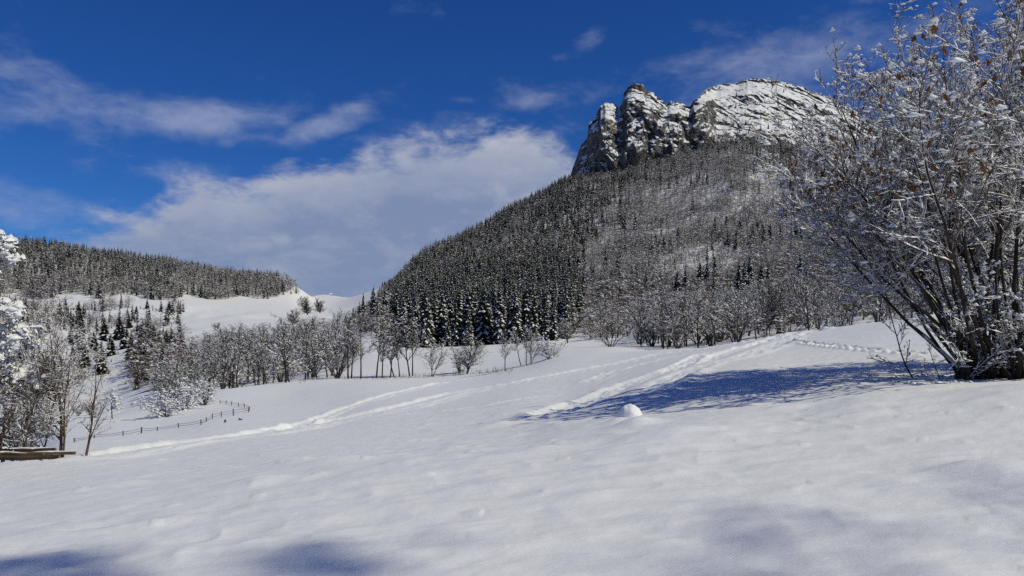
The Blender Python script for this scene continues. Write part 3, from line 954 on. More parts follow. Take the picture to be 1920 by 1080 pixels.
SPRUCE_NEAR = [spruce(100+i, 30, 11, .62, .155+.02*(i % 3), .03) for i in range(5)]
SPRUCE_FAR = [spruce(120+i, 17, 8, .6, .16+.02*(i % 3), .02, 2) for i in range(5)]
SPRUCE_DARK = [spruce(140+i, 26, 11, .22, .17+.02*i, .03) for i in range(3)]
BARE_NEAR = [bare(200+i, 1, (20, 8, 5), (28, 66), .45, .045, .42, blob=80, bare_to=.26+.05*(i % 3), l1=.38+.04*(i % 3)) for i in range(6)]
BARE_FAR = [far_bare(230+i, 16+i % 3, 9, .042, .25, .46+.04*(i % 3)) for i in range(6)]
BARE_BROWN = [bare(270+i, 1+i, (20, 8, 5), (28, 66), .45, .02, .25, blob=15, bare_to=.12, l1=.42, r0=.014) for i in range(3)]
BARE_BUSH = [bare(250+i, 7, (9, 6, 3), (20, 50), .4, .06, .5, blob=90, bare_to=.15, r0=.013, l1=.42, k=(5, 4, 3, 3), stem_ang=(8, 38)) for i in range(3)]


def one_mesh(parts, name):
    """both parts of a small far tree as one mesh"""
    mb = MB()
    mats = []
    for _, me in parts:
        n = len(me.vertices)
        v = np.empty(n*3, np.float32)
        me.vertices.foreach_get('co', v)
        q = np.array([list(p.vertices) for p in me.polygons if len(p.vertices) == 4], np.int32).reshape(-1, 4)
        qm = np.array([p.material_index for p in me.polygons if len(p.vertices) == 4], np.int32)
        t = np.array([list(p.vertices) for p in me.polygons if len(p.vertices) == 3], np.int32).reshape(-1, 3)
        tmm = np.array([p.material_index for p in me.polygons if len(p.vertices) == 3], np.int32)
        off = mb.n
        mb.add(v, q, 0, True)
        mb.m[-1] = qm+len(mats)
        if len(t):
            mb.v.append(np.zeros((0, 3), np.float32))
            mb.f.append(t+off)
            mb.m.append(tmm+len(mats))
            mb.s.append(np.ones(len(t), bool))
        mats += list(me.materials)
    return mb.mesh(name, mats)


# ------------------------------------------------------------------ woods
def scatter(n, px0, px1, d0, d1, rng):
    """even over the ground between two directions and two distances"""
    d = np.sqrt(rng.uniform(d0*d0, d1*d1, n))
    px = rng.uniform(px0, px1, n)
    x = (px-960)/F*d
    z = ground(x, d)
    py = HOR-(z-ZC)/d*F
    return px, d, x, z, py


def thin(x, y, gap):
    """drops points nearer than gap to one already kept"""
    cell, keep = {}, np.zeros(len(x), bool)
    for i in range(len(x)):
        g = gap[i] if hasattr(gap, '__len__') else gap
        cx, cy = int(x[i]//8), int(y[i]//8)
        ok = True
        for a in (-1, 0, 1):
            for b in (-1, 0, 1):
                for j in cell.get((cx+a, cy+b), ()):
                    if (x[i]-x[j])**2+(y[i]-y[j])**2 < g*g:
                        ok = False
                        break
                if not ok:
                    break
            if not ok:
                break
        if ok:
            keep[i] = True
            cell.setdefault((cx, cy), []).append(i)
    return keep


RW = np.random.default_rng(5)
SPR, BAR = [], []      # (x, y, z, height, region)
# mountain side
px, d, x, z, py = scatter(75000, 640, 2050, 205, 1040, RW)
foot = np.interp(px, [640, 700, 760, 1045, 1075, 1110, 1300, 1700, 2050], [330, 262, 222, 222, 232, 212, 205, 205, 205])
topd = 26*fbm2(px/40, d/60, 3, 310)+np.interp(px, [640, 705, 800, 880, 975, 1060, 1150, 1250, 1400, 1500, 1620, 1750, 2050], [520, 980, 860, 900, 980, 1030, 1030, 1030, 1000, 1020, 1040, 1040, 1040])
leftlim = np.interp(d, [205, 260, 420, 700, 1050], [690, 625, 650, 700, 724])
lane = np.abs(px-np.interp(d, [205, 260, 330, 450], [1088, 1092, 1100, 1112])) < np.interp(d, [205, 330, 450], [17, 9, 0])
gap_open = (((px-1315+.6*(py-500))/85)**2+((py-500)/38)**2 < 1) & (RW.random(len(px)) < .9)
gap_top = (((px-1480)/90)**2+((py-262)/18)**2 < 1) & (RW.random(len(px)) < .85)
ok = (d > foot) & (d < topd) & (px > leftlim) & ~lane & ~gap_open & ~gap_top
px, d, x, z, py = [a[ok] for a in (px, d, x, z, py)]
kp = thin(x, d, 3.2+1.0*RW.random(len(x)))
kp &= fbm2(x/24, d/34, 3, 305) > -.52
px, d, x, z, py = [a[kp] for a in (px, d, x, z, py)]
patch = fbm2(x/70, d/70, 3, 301)
stand = sstep(px, 700, 745)*(1-sstep(px, 1050, 1110))*(1-sstep(d, 470, 680)*.55)
mixp = np.clip(.05+.22*sstep(d, 300, 600)+.9*patch, .03, .8)*(1-.55*sstep(px, 1080, 1300))
pS = np.clip(stand*.95+(1-stand)*mixp, 0, 1)
pS = np.where((px < 735) & (d < 700), .12, pS)
isS = RW.random(len(px)) < pS
hS = np.interp(d, [205, 300, 500, 800, 1040], [15.5, 15.5, 14.5, 13, 12])*(.48+.72*RW.random(len(px))**.8)
hB = np.interp(d, [205, 400, 800, 1040], [8.5, 9.5, 9, 7.5])*(.6+.6*RW.random(len(px)))*(1+.5*np.clip(fbm2(x/30, d/30, 2, 307), -.5, .8))
edge_f = .5+.5*sstep(px-np.interp(d, [205, 260, 420, 700, 1050], [690, 625, 650, 700, 724]), 0, 70)
hS, hB = hS*edge_f, hB*edge_f
for i in range(len(px)):
    (SPR if isS[i] else BAR).append((x[i], d[i], z[i], hS[i] if isS[i] else hB[i], 'mountain'))
# wooded ridge across the valley
px, d, x, z, py = scatter(52000, -330, 560, 640, 1120, RW)
near_edge = np.interp(px, [-330, 60, 150, 330, 345, 420, 480, 540], [690, 690, 705, 735, 805, 815, 840, 890])+18*np.sin(px/17)
far_edge = np.interp(px, [-330, 0, 300, 420, 500, 545], [985, 985, 1010, 1035, 1060, 1010])
ok = (d > near_edge) & (d < far_edge)
px, d, x, z, py = [a[ok] for a in (px, d, x, z, py)]
kp = thin(x, d, 3.9+1.0*RW.random(len(x)))
px, d, x, z, py = [a[kp] for a in (px, d, x, z, py)]
for i in range(len(px)):
    if px[i] > 500 and RW.random() < (px[i]-500)/70:
        continue
    s = RW.random() < .30+.28*(px[i] < 330)*(d[i] > 800)
    (SPR if s else BAR).append((x[i], d[i], z[i], (14 if s else 11)*(.5+.8*RW.random()), 'ridge'))
# bare wood in the valley bottom and on the lower slope across it
px, d, x, z, py = scatter(9000, -150, 640, 128, 640, RW)
pn = fbm2(x/28, d/40, 3, 333)
edge = np.interp(px, [-150, 300, 420, 540, 640], [150, 126, 128, 127, 129])
band = (py > np.interp(px, [-150, 120, 250, 330, 420, 560, 640], [560, 590, 640, 690, 658, 652, 645])) & (px > 300)
slope = (px < 345) & (py > 572) & (pn > np.where(((px-175)/140)**2+((py-668)/78)**2 < 1, -.08, .16)) & (py < 765)
ok = (d > edge) & (band | slope)
ok &= ~((np.abs(px-215) < 35) & (py > 690)) & ~((px < 190) & (px > 115) & (py > 690))
px, d, x, z, py, band = [a[ok] for a in (px, d, x, z, py, band)]
kp = thin(x, d, np.where(band, 4.4, 4.4))
for i in np.nonzero(kp)[0]:
    s = RW.random() < (.04 if band[i] else .42)
    (SPR if s else BAR).append((x[i], d[i], z[i], (10.5 if s else np.interp(d[i], [128, 200, 400], [8.5, 9.5, 8.5]))*(.65+.55*RW.random()), 'valley' if band[i] else 'slope'))
# thicket behind the crest of the meadow
px, d, x, z, py = scatter(5200, 1195, 2020, 82, 208, RW)
edge = np.interp(px, [1195, 1250, 1400, 1500, 1620, 1750, 2020], [150, 116, 100, 92, 86, 80, 82])
ok = (d > edge)
px, d, x, z, py = [a[ok] for a in (px, d, x, z, py)]
kp = thin(x, d, 3.0+1.3*RW.random(len(x)))
for i in np.nonzero(kp)[0]:
    BAR.append((x[i], d[i], z[i], np.interp(d[i], [80, 130, 208], [5.2, 7.2, 9.0])*(.62+.6*RW.random()), 'thicket'))

for k in range(1500):
    i, j = RW.integers(30, 470), int(250*min(RW.exponential(.16), .95))
    q, q2 = PEAK_V[i, j], PEAK_V[i, min(j+5, 249)]
    if RW.random() < .75 and (q2[2]-q[2]) > 3.2*(q2[1]-q[1]+.01):
        continue
    if q[2] > base_z(q[0], q[1])+2:
        (SPR if RW.random() < .4 else BAR).append((q[0], q[1], q[2]-.3, RW.uniform(4, 9), 'mountain'))

TEXT = {
    ('spruce', 'mountain'): ('dark spruce with snow striped boughs in the dense stand on the mountain foot', 'spruces of the dense mountain stand'),
    ('spruce', 'ridge'): ('snow dusted spruce standing in the wood along the ridge across the valley', 'spruces of the ridge wood'),
    ('spruce', 'valley'): ('small dark spruce among bare trees on the slope across the valley', 'spruces on the valley slope'),
    ('bare', 'mountain'): ('leafless frosted tree growing on the wooded mountain slope', 'bare trees of the mountain slope'),
    ('bare', 'ridge'): ('leafless frosted tree in the wood along the ridge across the valley', 'bare trees of the ridge wood'),
    ('bare', 'valley'): ('leafless snow dusted tree in the wood filling the valley bottom', 'bare trees of the valley bottom'),
    ('bare', 'slope'): ('brown leafless tree on the steep slope across the valley, beyond the fence', 'brown trees of the valley slope'),
    ('spruce', 'slope'): ('dark spruce in the dense groups on the steep slope across the valley', 'spruces grouped on the valley slope'),
    ('bare', 'thicket'): ('leafless snow dusted tree in the thicket behind the meadow crest', 'bare trees of the meadow thicket'),
}


def plant_wood(rows, kind, near, far, limit, stuff_name, stuff_label):
    rows = sorted(rows, key=lambda r: -r[3]/r[1]*(.4 if not (-20 < 960+F*r[0]/r[1] < 1940) else 1))
    rng = np.random.default_rng(77)
    for n, (x, y, z, h, reg) in enumerate(rows[:limit]):
        parts = near[rng.integers(len(near))] if reg != 'slope' else (BARE_BROWN if kind == 'bare' else SPRUCE_DARK)[rng.integers(3)]
        lab, grp = TEXT[(kind, reg)]
        w = h*(.85+.3*rng.random())
        thing(kind+'_tree', parts, (x, y, z-.15), rng.random()*6.283, (w, w, h), lab, 'tree', grp)
    rest = rows[limit:]
    protos = bpy.data.collections.new(stuff_name+'_kinds')
    for i, p in enumerate(far):
        protos.objects.link(bpy.data.objects.new(stuff_name+'_kind', one_mesh(p, stuff_name+'_kind')))
    me = bpy.data.meshes.new(stuff_name)
    me.from_pydata([(r[0], r[1], r[2]-.2) for r in rest], [], [])
    hs = np.array([r[3] for r in rest])
    sc = np.stack([hs*((.85 if kind == 'spruce' else 1.1)+.35*rng.random(len(hs)))]*2+[hs], -1).astype(np.float32)
    a = me.attributes.new('tree_scale', 'FLOAT_VECTOR', 'POINT')
    a.data.foreach_set('vector', sc.ravel())
    a = me.attributes.new('tree_turn', 'FLOAT', 'POINT')
    a.data.foreach_set('value', (rng.random(len(hs))*6.283).astype(np.float32))
    a = me.attributes.new('tree_kind', 'INT', 'POINT')
    a.data.foreach_set('value', rng.integers(0, len(far), len(hs)).astype(np.int32))
    o = obj(stuff_name, me)
    tag(o, stuff_label, None, None, 'stuff')
    ng = bpy.data.node_groups.new(stuff_name, 'GeometryNodeTree')
    ng.interface.new_socket('Geometry', in_out='INPUT', socket_type='NodeSocketGeometry')
    ng.interface.new_socket('Geometry', in_out='OUTPUT', socket_type='NodeSocketGeometry')
    gi, go = ng.nodes.new('NodeGroupInput'), ng.nodes.new('NodeGroupOutput')
    ci = ng.nodes.new('GeometryNodeCollectionInfo')
    ci.inputs['Collection'].default_value = protos
    ci.inputs['Separate Children'].default_value = True
    ci.inputs['Reset Children'].default_value = True
    ip = ng.nodes.new('GeometryNodeInstanceOnPoints')
    ip.inputs['Pick Instance'].default_value = True
    def named(nm, typ):
        n = ng.nodes.new('GeometryNodeInputNamedAttribute')
        n.data_type = typ
        n.inputs['Name'].default_value = nm
        return n.outputs['Attribute']
    cx = ng.nodes.new('ShaderNodeCombineXYZ')
    L = ng.links.new
    L(named('tree_turn', 'FLOAT'), cx.inputs[2])
    L(gi.outputs[0], ip.inputs['Points'])
    L(ci.outputs[0], ip.inputs['Instance'])
    L(named('tree_kind', 'INT'), ip.inputs['Instance Index'])
    L(cx.outputs[0], ip.inputs['Rotation'])
    L(named('tree_scale', 'FLOAT_VECTOR'), ip.inputs['Scale'])
    L(ip.outputs[0], go.inputs[0])
    md = o.modifiers.new('trees', 'NODES')
    md.node_group = ng


plant_wood(SPR, 'spruce', SPRUCE_NEAR, SPRUCE_FAR, 300, 'spruce_forest', 'far spruces of the mountain slope and the ridge that merge into one dark wood')
plant_wood(BAR, 'bare', BARE_NEAR[:4]+BARE_BUSH[:1], BARE_FAR, 300, 'bare_forest', 'far leafless frosted trees that merge into one brown wood')
print('trees', len(SPR), len(BAR))

# small dark spruces scattered on the open slope across the valley
HS = [(112, 598, 30), (148, 600, 34), (151, 620, 36), (155, 632, 34), (196, 640, 44), (224, 640, 48), (232, 655, 40), (242, 622, 28), (256, 600, 16), (276, 590, 20), (268, 640, 36), (276, 636, 34), (288, 642, 34),
      (300, 650, 34), (312, 655, 34), (322, 655, 36), (328, 660, 28), (318, 598, 26), (334, 588, 18), (328, 570, 16), (260, 690, 46), (272, 695, 50), (284, 692, 46), (296, 692, 40), (246, 680, 56), (344, 640, 12), (344, 660, 18),
      (190, 710, 66), (208, 668, 44), (176, 660, 40), (160, 690, 50)]
HS_LABELS = [
    'dark spruce highest at the outer end of the open slope, nearest the snow bowed evergreen',
    'slim spruce on top of the upright trio on the outer part of the open slope',
    'middle spruce of the upright trio on the outer part of the open slope',
    'lowest spruce of the upright trio on the outer part of the open slope',
    'tall lone spruce between the upright trio and the close pair on the open slope',
    'taller spruce of the close pair left of the dense seven on the open slope',
    'shorter, lower spruce of the close pair left of the dense seven on the open slope',
    'single spruce just above the close pair on the open slope',
    'very small spruce high on the slope, above the single spruce',
    'small spruce highest of the two under the ridge wood near the pasture corner',
    'first spruce from the left in the dense stand of seven on the open slope',
    'second spruce from the left in the dense stand of seven on the open slope',
    'third spruce from the left in the dense stand of seven on the open slope',
    'middle spruce of the dense stand of seven on the open slope',
    'fifth spruce from the left in the dense stand of seven on the open slope',
    'sixth spruce from the left in the dense stand of seven on the open slope',
    'rightmost and smallest spruce of the dense stand of seven on the open slope',
    'spruce at the pasture corner, largest of the three climbing to the ridge wood',
    'small spruce to the right of the three climbing to the ridge wood',
    'topmost small spruce of the three climbing to the ridge wood',
    'second spruce from the left in the lower dense stand of five on the slope',
    'middle spruce of the lower dense stand of five on the slope',
    'fourth spruce from the left in the lower dense stand of five on the slope',
    'rightmost spruce of the lower dense stand of five on the slope',
    'tallest, leftmost spruce of the lower dense stand of five on the slope',
    'tiny upper spruce of the two beside the pasture foot',
    'tiny lower spruce of the two beside the pasture foot',
    'tallest dark spruce, standing lowest on the slope above the snow chute',
    'spruce just right of and above the tallest spruce on the slope',
    'spruce left of and above the tallest spruce on the slope',
    'lowest spruce at the left of the tallest spruce, above the snow chute',
]
for i, (a, b, h) in enumerate(HS):
    p = hit(a, b, 240)
    s = h*p[1]/F
    thing('spruce_tree', SPRUCE_DARK[i % 3], (p[0], p[1], ground(p[0], p[1])-.2), i*1.3, (s*1.5, s*1.5, s),
          HS_LABELS[i], 'tree', 'spruces dotted over the open slope')

# trees one can tell apart on the pasture and the saddle
for a, b, h, kind, lab in (
        (577, 593, 38, 'b', 'taller of the two round bare trees on the open pasture under the saddle'),
        (600, 588, 28, 'b', 'lower, wider of the two round bare trees on the open pasture under the saddle'),
        (550, 612, 32, 'b', 'round bare tree on the pasture edge below the two round trees'),
        (407, 624, 16, 'b', 'tiny bare tree standing alone at the foot of the open pasture'),
        (586, 618, 26, 's', 'lone dark spruce at the pasture edge below the two round bare trees'),
        (546, 552, 6, 'b', 'tiny bush at the tip of the ridge wood on the snowy shoulder')):
    p = hit(a, b, 240)
    s = h*p[1]/F
    parts = bare(900+a, 3, (26, 11, 6), (25, 75), .3, .02, .3, bare_to=.06, l1=.5, twig=M_TWIG, r0=.02) if kind == 'b' else SPRUCE_NEAR[2]
    thing('bare_tree' if kind == 'b' else 'spruce_tree', parts, (p[0], p[1], ground(p[0], p[1])-.2), a, (s*1.05, s*1.05, s), lab, 'tree')


# ------------------------------------------------------------------ row of bare trees along the meadow's far edge
ROW = [   # px, base row, height px, variant, lean, label
    (422, 729, 112, 0, 'bare tree behind the snow laden bushes, first of the row at the meadow edge'),
    (436, 724, 100, 1, 'thin bare tree just past the bushes in the meadow edge row'),
    (450, 722, 104, 2, 'dark trunked bare tree in the close packed part of the row above the fence corner'),
    (463, 720, 96, 3, 'bare tree with low snowy boughs above the fence corner'),
    (503, 716, 98, 4, 'bare tree at the middle of the close packed row past the fence'),
    (514, 714, 90, 5, 'slender bare tree with forked trunk at the meadow edge past the fence'),
    (536, 719, 122, 0, 'tall bare tree standing a little forward of the row on the meadow edge'),
    (544, 718, 106, 6, 'bare tree leaning over the meadow with one long snowy bough'),
    (622, 707, 112, 1, 'thick dark trunked bare tree at the end of the shaded snow bank'),
    (653, 712, 116, 2, 'bare tree with pale trunk, first of the pair past the dark trunk'),
    (659, 712, 104, 3, 'thin bare tree close beside the pale trunk'),
    (677, 712, 112, 4, 'bare tree with a crooked trunk standing alone before the snow bank'),
    (706, 711, 116, 5, 'tall bare tree before the tall spruces at the start of the clearing'),
    (717, 711, 100, 0, 'slim bare tree beside the tall one at the start of the clearing'),
    (732, 710, 98, 1, 'bare tree with a wavy trunk before the clearing'),
    (740, 708, 84, 6, 'very thin leaning sapling before the clearing'),
    (749, 708, 82, 5, 'very thin upright sapling before the clearing'),
    (768, 707, 108, 3, 'taller bare tree of the close pair before the clearing'),
    (774, 707, 100, 2, 'shorter bare tree of the close pair before the clearing'),
    (811, 708, 76, 7, 'spreading bare tree forked low down, alone before the clearing'),
    (863, 701, 62, 8, 'short dark bushy tree beside the wide bare tree before the clearing'),
    (875, 703, 82, 9, 'wide rounded bare tree with fine twigs before the clearing'),
    (947, 697, 70, 4, 'small single bare tree with a narrow crown standing apart'),
    (978, 687, 66, 6, 'bare tree leaning steeply outward beside the snowy shrub'),
    (987, 686, 66, 2, 'thin upright bare tree between the leaning tree and the snowy shrub'),
    (996, 683, 62, 7, 'crooked bare tree touching the snowy shrub'),
    (1064, 644, 50, 9, 'small bare tree behind the snowy shrub at the forest lane'),
    (1146, 652, 58, 10, 'fan shaped many stemmed bare bush where the forest lane opens'),
    (1202, 652, 72, 4, 'bare tree next to the fan shaped bush'),
    (1216, 651, 54, 7, 'small crooked bare tree between the fan bush and the dark trunk'),
    (1244, 656, 108, 0, 'bare tree with a dark straight trunk where the tracks pass the wood'),
    (1256, 651, 84, 5, 'thin bare tree just past the dark straight trunk'),
    (1264, 651, 90, 3, 'second thin bare tree past the dark straight trunk'),
    (1284, 649, 94, 1, 'twin trunked bare tree at the crest of the meadow'),
    (1307, 646, 80, 10, 'many stemmed bare bush on the meadow crest past the thin trees'),
    (1330, 643, 104, 9, 'broad rounded bare tree on the meadow crest'),
    (1355, 640, 92, 10, 'many stemmed bare bush beside the broad rounded tree'),
    (1404, 632, 84, 7, 'crooked bare tree low on the crest beside the mossy clump'),
    (1461, 627, 112, 11, 'dense clump of mossy upright stems where the track tops the crest'),
    (1490, 622, 60, 12, 'bare tree bowed sideways under snow beside the mossy clump'),
]
SPECIAL = {
    6: bare(311, 1, (16, 8, 5), (25, 60), .3, .07, .55, blob=80, lean=(-.42, 0), bare_to=.35, l1=.4),
    7: bare(312, 3, (12, 8, 5), (25, 55), .4, .06, .5, blob=60, bare_to=.2, l1=.45, r0=.013, stem_ang=(8, 30)),
    8: bare(313, 3, (18, 9, 5), (25, 80), .1, .07, .45, blob=150, bare_to=.05, l1=.42, twig=M_REDTWIG, bark=M_DARKBARK),
    9: bare(314, 2, (20, 10, 6), (30, 70), .4, .05, .45, blob=60, bare_to=.16, l1=.5, stem_ang=(5, 18)),
    10: bare(315, 10, (8, 6, 4), (15, 45), .4, .05, .5, blob=60, bare_to=.25, l1=.36, r0=.012, stem_ang=(10, 48)),
    11: bare(316, 16, (9, 6, 4), (15, 45), .6, .04, .4, blob=40, bare_to=.35, l1=.25, r0=.011, stem_ang=(3, 22), bark=noisy('mossy_bark', (.04, .045, .02), (.11, .11, .055), 4, .95, .1)),
    12: bare(317, 2, (14, 8, 5), (25, 60), .1, .08, .65, blob=90, lean=(.8, .1), bare_to=.25, l1=.4, stem_ang=(5, 25)),
}
WIDE = {9: 1.25, 10: 1.15, 8: 1.1, 7: 1.1}
EDGE_TRUNKS = []
for i, (a, b, h, v, lab) in enumerate(ROW):
    p = hit(a, b-2, 60 if a > 1350 else 85)
    s = h*p[1]/F
    w = WIDE.get(v, .92)
    parts = BARE_NEAR[v] if v < 6 else SPECIAL[v]
    shrub = v in (10, 11)
    thing('bare_bush' if shrub else 'bare_tree', parts, (p[0], p[1], ground(p[0], p[1])-.05), (i*2.1 if v not in (6, 12) else 0), (s*w, s*w, s), lab, 'bush' if shrub else 'tree')
    EDGE_TRUNKS.append(p)


# ------------------------------------------------------------------ snow laden bushes and small trees of the meadow edge
def snowy_bush(seed, heavy=1.0, n=420, red=False, stems=9):
    return bare(seed, stems, (9, 6, 4), (25, 70), .15, .08*heavy, .6, blob=int(n*.7), bare_to=.12, r0=.012, l1=.45, k=(5, 4, 4, 3), stem_ang=(10, 62), blob_s=.036*heavy,
                sag=.6, twig=M_REDTWIG, bark=M_DARKBARK)


for a, b, h, w, sd, hv, lab in (
        (312, 781, 58, 1.1, 401, 1.15, 'low snow laden bush with a dark hollow under it, beside the wire fence'),
        (345, 769, 68, 1.0, 402, 1.05, 'rounded snow laden bush in the middle of the clump by the fence'),
        (384, 760, 60, .95, 403, .7, 'spreading snowy bush with fine twigs at the upper end of the clump by the fence'),
        (1032, 672, 44, 1.15, 404, 1.0, 'snow laden shrub with brown twigs in front of the forest lane'),
        (330, 745, 80, .9, 405, .6, 'taller bare bush behind the snow laden clump')):
    p = hit(a, b, 40)
    s = h*p[1]/F
    thing('snowy_bush', snowy_bush(sd, hv, 420*min(hv, 1)), (p[0], p[1], ground(p[0], p[1])-.08), sd, (s*w, s*w, s), lab, 'bush')
p = hit(211, 786, 40)
s = 50*p[1]/F
thing('pine_tree', bare(410, 1, (16, 6, 5), (55, 95), .15, .11, .8, blob=260, bare_to=.3, l1=.42, r0=.03, blob_s=.05, twig=M_NEEDLE, bark=M_WOOD), (p[0], p[1], ground(p[0], p[1])-.05), .4, (s*.95, s*.95, s),
      'small snow capped pine alone at the end of the lower meadow', 'tree')
for a, b, h, sd, lab in ((148, 783, 24, 421, 'lowest round brown bush on the bank past the fence'), (180, 785, 38, 422, 'grey bush on the bank between the brown bush and the snowy pine'), (168, 782, 22, 423, 'small twiggy bush tucked between the two bank bushes')):
    p = hit(a, b, 60)
    s = h*p[1]/F
    thing('bare_bush', bare(sd, 9, (10, 6, 4), (20, 60), .3, .04, .35, bare_to=.1, r0=.012, l1=.4, k=(5, 4, 3, 3), stem_ang=(8, 45)), (p[0], p[1], ground(p[0], p[1])-.05), sd, (s*1.1, s*1.1, s), lab, 'bush')

# low scrub on the open slope across the valley, nobody could count it
scr = MB()
rs = np.random.default_rng(9)
px, d, x, z, py = scatter(2600, 60, 450, 230, 760, rs)
okk = (py > 570) & (py < 770) & ~((px > 330) & (py < 625)) & (fbm2(x/30, d/45, 3, 345) > .0)
for i in np.nonzero(okk)[0][:420]:
    n = 16
    s = rs.uniform(.8, 2.6)
    a = rs.random(n)*6.283
    ti = rs.random(n)*1.0
    dd = np.stack([np.cos(a)*np.sin(ti), np.sin(a)*np.sin(ti), np.cos(ti)], -1)
    P, R = grow(np.tile([x[i], d[i], z[i]-.1], (n, 1)), dd, s*(.6+.5*rs.random(n)), np.full(n, .06), 3, .1, .15, rs)
    tubes(scr, P, R, 3, 0)
    snow_strips(scr, P, R, .16, .4, rs, 1)
tag(obj('scrub', scr.mesh('scrub', [M_FROST, M_LOAD])), 'low leafless scrub on the open slope across the valley', None, None, 'stuff')

# dry stalks poking out of the snow along the tree row
stk = MB()
px = rs.uniform(560, 960, 420)
b = np.interp(px, [560, 620, 700, 800, 900, 960], [716, 708, 711, 706, 699, 696])+rs.normal(size=420)*2.0
P, R = [], []
for a, c in zip(px, b):
    q = hit(a, c, 85)
    h = rs.uniform(.25, .8)
    d0 = np.array([rs.normal()*.35, rs.normal()*.35, 1])
    P.append([q-[0, 0, .1], q+d0*h*.5, q+d0*h+[rs.normal()*.08, 0, -.05]])
P = np.array(P)
R = np.tile([.02, .014, .008], (len(P), 1))
tubes(stk, P, R, 3, 0)
tag(obj('dry_grass', stk.mesh('dry_grass', [M_GRASS])), 'dry stalks poking through the snow along the tree row', None, None, 'stuff')

# scattered bare bushes on the skyline of the dome
for k in range(46):
    a = 1318+k*5.6+rs.normal()*3
    i = int(np.clip(np.searchsorted(PEAK_PX, a), 0, len(PEAK_PX)-1))
    q = PEAK_V[i, 250+rs.integers(0, 2)]
    s = rs.uniform(2.5, 6)
    thing('bare_bush', BARE_BUSH[k % 3], (q[0], q[1], q[2]-.6), k, (s*1.2, s*1.2, s), 'tiny leafless bush on the skyline of the snowy rock dome', 'bush', 'bushes along the dome skyline')


# ------------------------------------------------------------------ fence, stakes, hut
def box(mb, c, sx, sy, sz, mat=0, tilt=(0, 0)):
    v = np.array([[x, y, z] for z in (0, 1) for y in (-.5, .5) for x in (-.5, .5)])*[sx, sy, sz]
    v[:, 0] += v[:, 2]*tilt[0]
    v[:, 1] += v[:, 2]*tilt[1]
    f = [[0, 2, 3, 1], [4, 5, 7, 6], [0, 1, 5, 4], [2, 6, 7, 3], [0, 4, 6, 2], [1, 3, 7, 5]]
    mb.add(v+np.asarray(c), f, mat)


def post_mesh(h, r, cap, tilt):
    mb = MB()
    P = np.array([[[0, 0, -.3], [tilt[0]*.5*h, tilt[1]*.5*h, h*.5], [tilt[0]*h, tilt[1]*h, h*.97], [tilt[0]*h, tilt[1]*h, h]]])
    tubes(mb, P, np.array([[r, r, r*.95, r*.2]]), 7, 0, False)
    if cap:
        blobs(mb, np.array([[tilt[0]*h, tilt[1]*h, h+r*.6]]), np.array([r*2.1*cap]), np.random.default_rng(int(h*1000)), 1, 1.1)
    return mb.mesh('post', [M_WOOD, M_LOAD])


def fence(posts, label, wires=(.45, .8)):
    pos = [hit(a, b, 30) for a, b, *_ in posts]
    e = obj('wire_fence', None)
    e.location = pos[0]
    tops = []
    for i, ((a, b, h, cap), p) in enumerate(zip(posts, pos)):
        hh = h*p[1]/F
        tl = (RNG.normal()*.06, RNG.normal()*.06)
        o = obj('post', post_mesh(hh, .04 if h < 12 else .052, cap, tl), e)
        o.location = p-pos[0]
        tops.append((p-pos[0], hh))
    for wz in wires:
        pts = []
        for (p, hh), (p2, hh2) in zip(tops[:-1], tops[1:]):
            for t in np.linspace(0, 1, 5)[:-1]:
                q = p+(p2-p)*t+np.array([0, 0, wz*(hh+(hh2-hh)*t)-.05*math.sin(t*math.pi)])
                pts.append(q)
        pts.append(tops[-1][0]+np.array([0, 0, wz*tops[-1][1]]))
        mb = MB()
        tubes(mb, np.array([pts]), np.full((1, len(pts)), .014), 4, 0)
        obj('wire', mb.mesh('wire', [M_WIRE]), e)
    return tag(e, label, 'fence')


fence([(140, 829, 8, 0), (177, 822, 9, 0), (231, 817, 9, 0), (265, 813, 13, 0), (295, 808, 8, 0), (335, 802, 9, .8), (377, 797, 11, 0), (387, 791, 9, 0), (398, 786, 11, 0), (415, 782, 11, 0), (438, 779, 13, 0), (466, 773, 10, 1.2)],
      'long sagging wire fence of thin wooden posts crossing the lower meadow')
fence([(468, 770, 10, 1.3), (458, 765, 9, 1.6), (447, 763, 8, 1.4), (434, 760, 8, 0), (424, 758, 7, 0), (413, 757, 7, 0)],
      'short wire fence with snow capped posts running back from the fence corner to the bushes')
for a, b, h, lab in ((422, 793, 6.5, 'taller wooden stake alone on the snow below the fence'), (449, 788, 4, 'short wooden stake below the fence corner, the larger of two'), (453, 788, 2.5, 'tiny stub of a stake beside the short one below the fence corner')):
    p = hit(a, b, 30)
    o = obj('wooden_stake', post_mesh(h*p[1]/F, .08, 0, (.12, 0)))
    o.location = p
    tag(o, lab, 'stake')

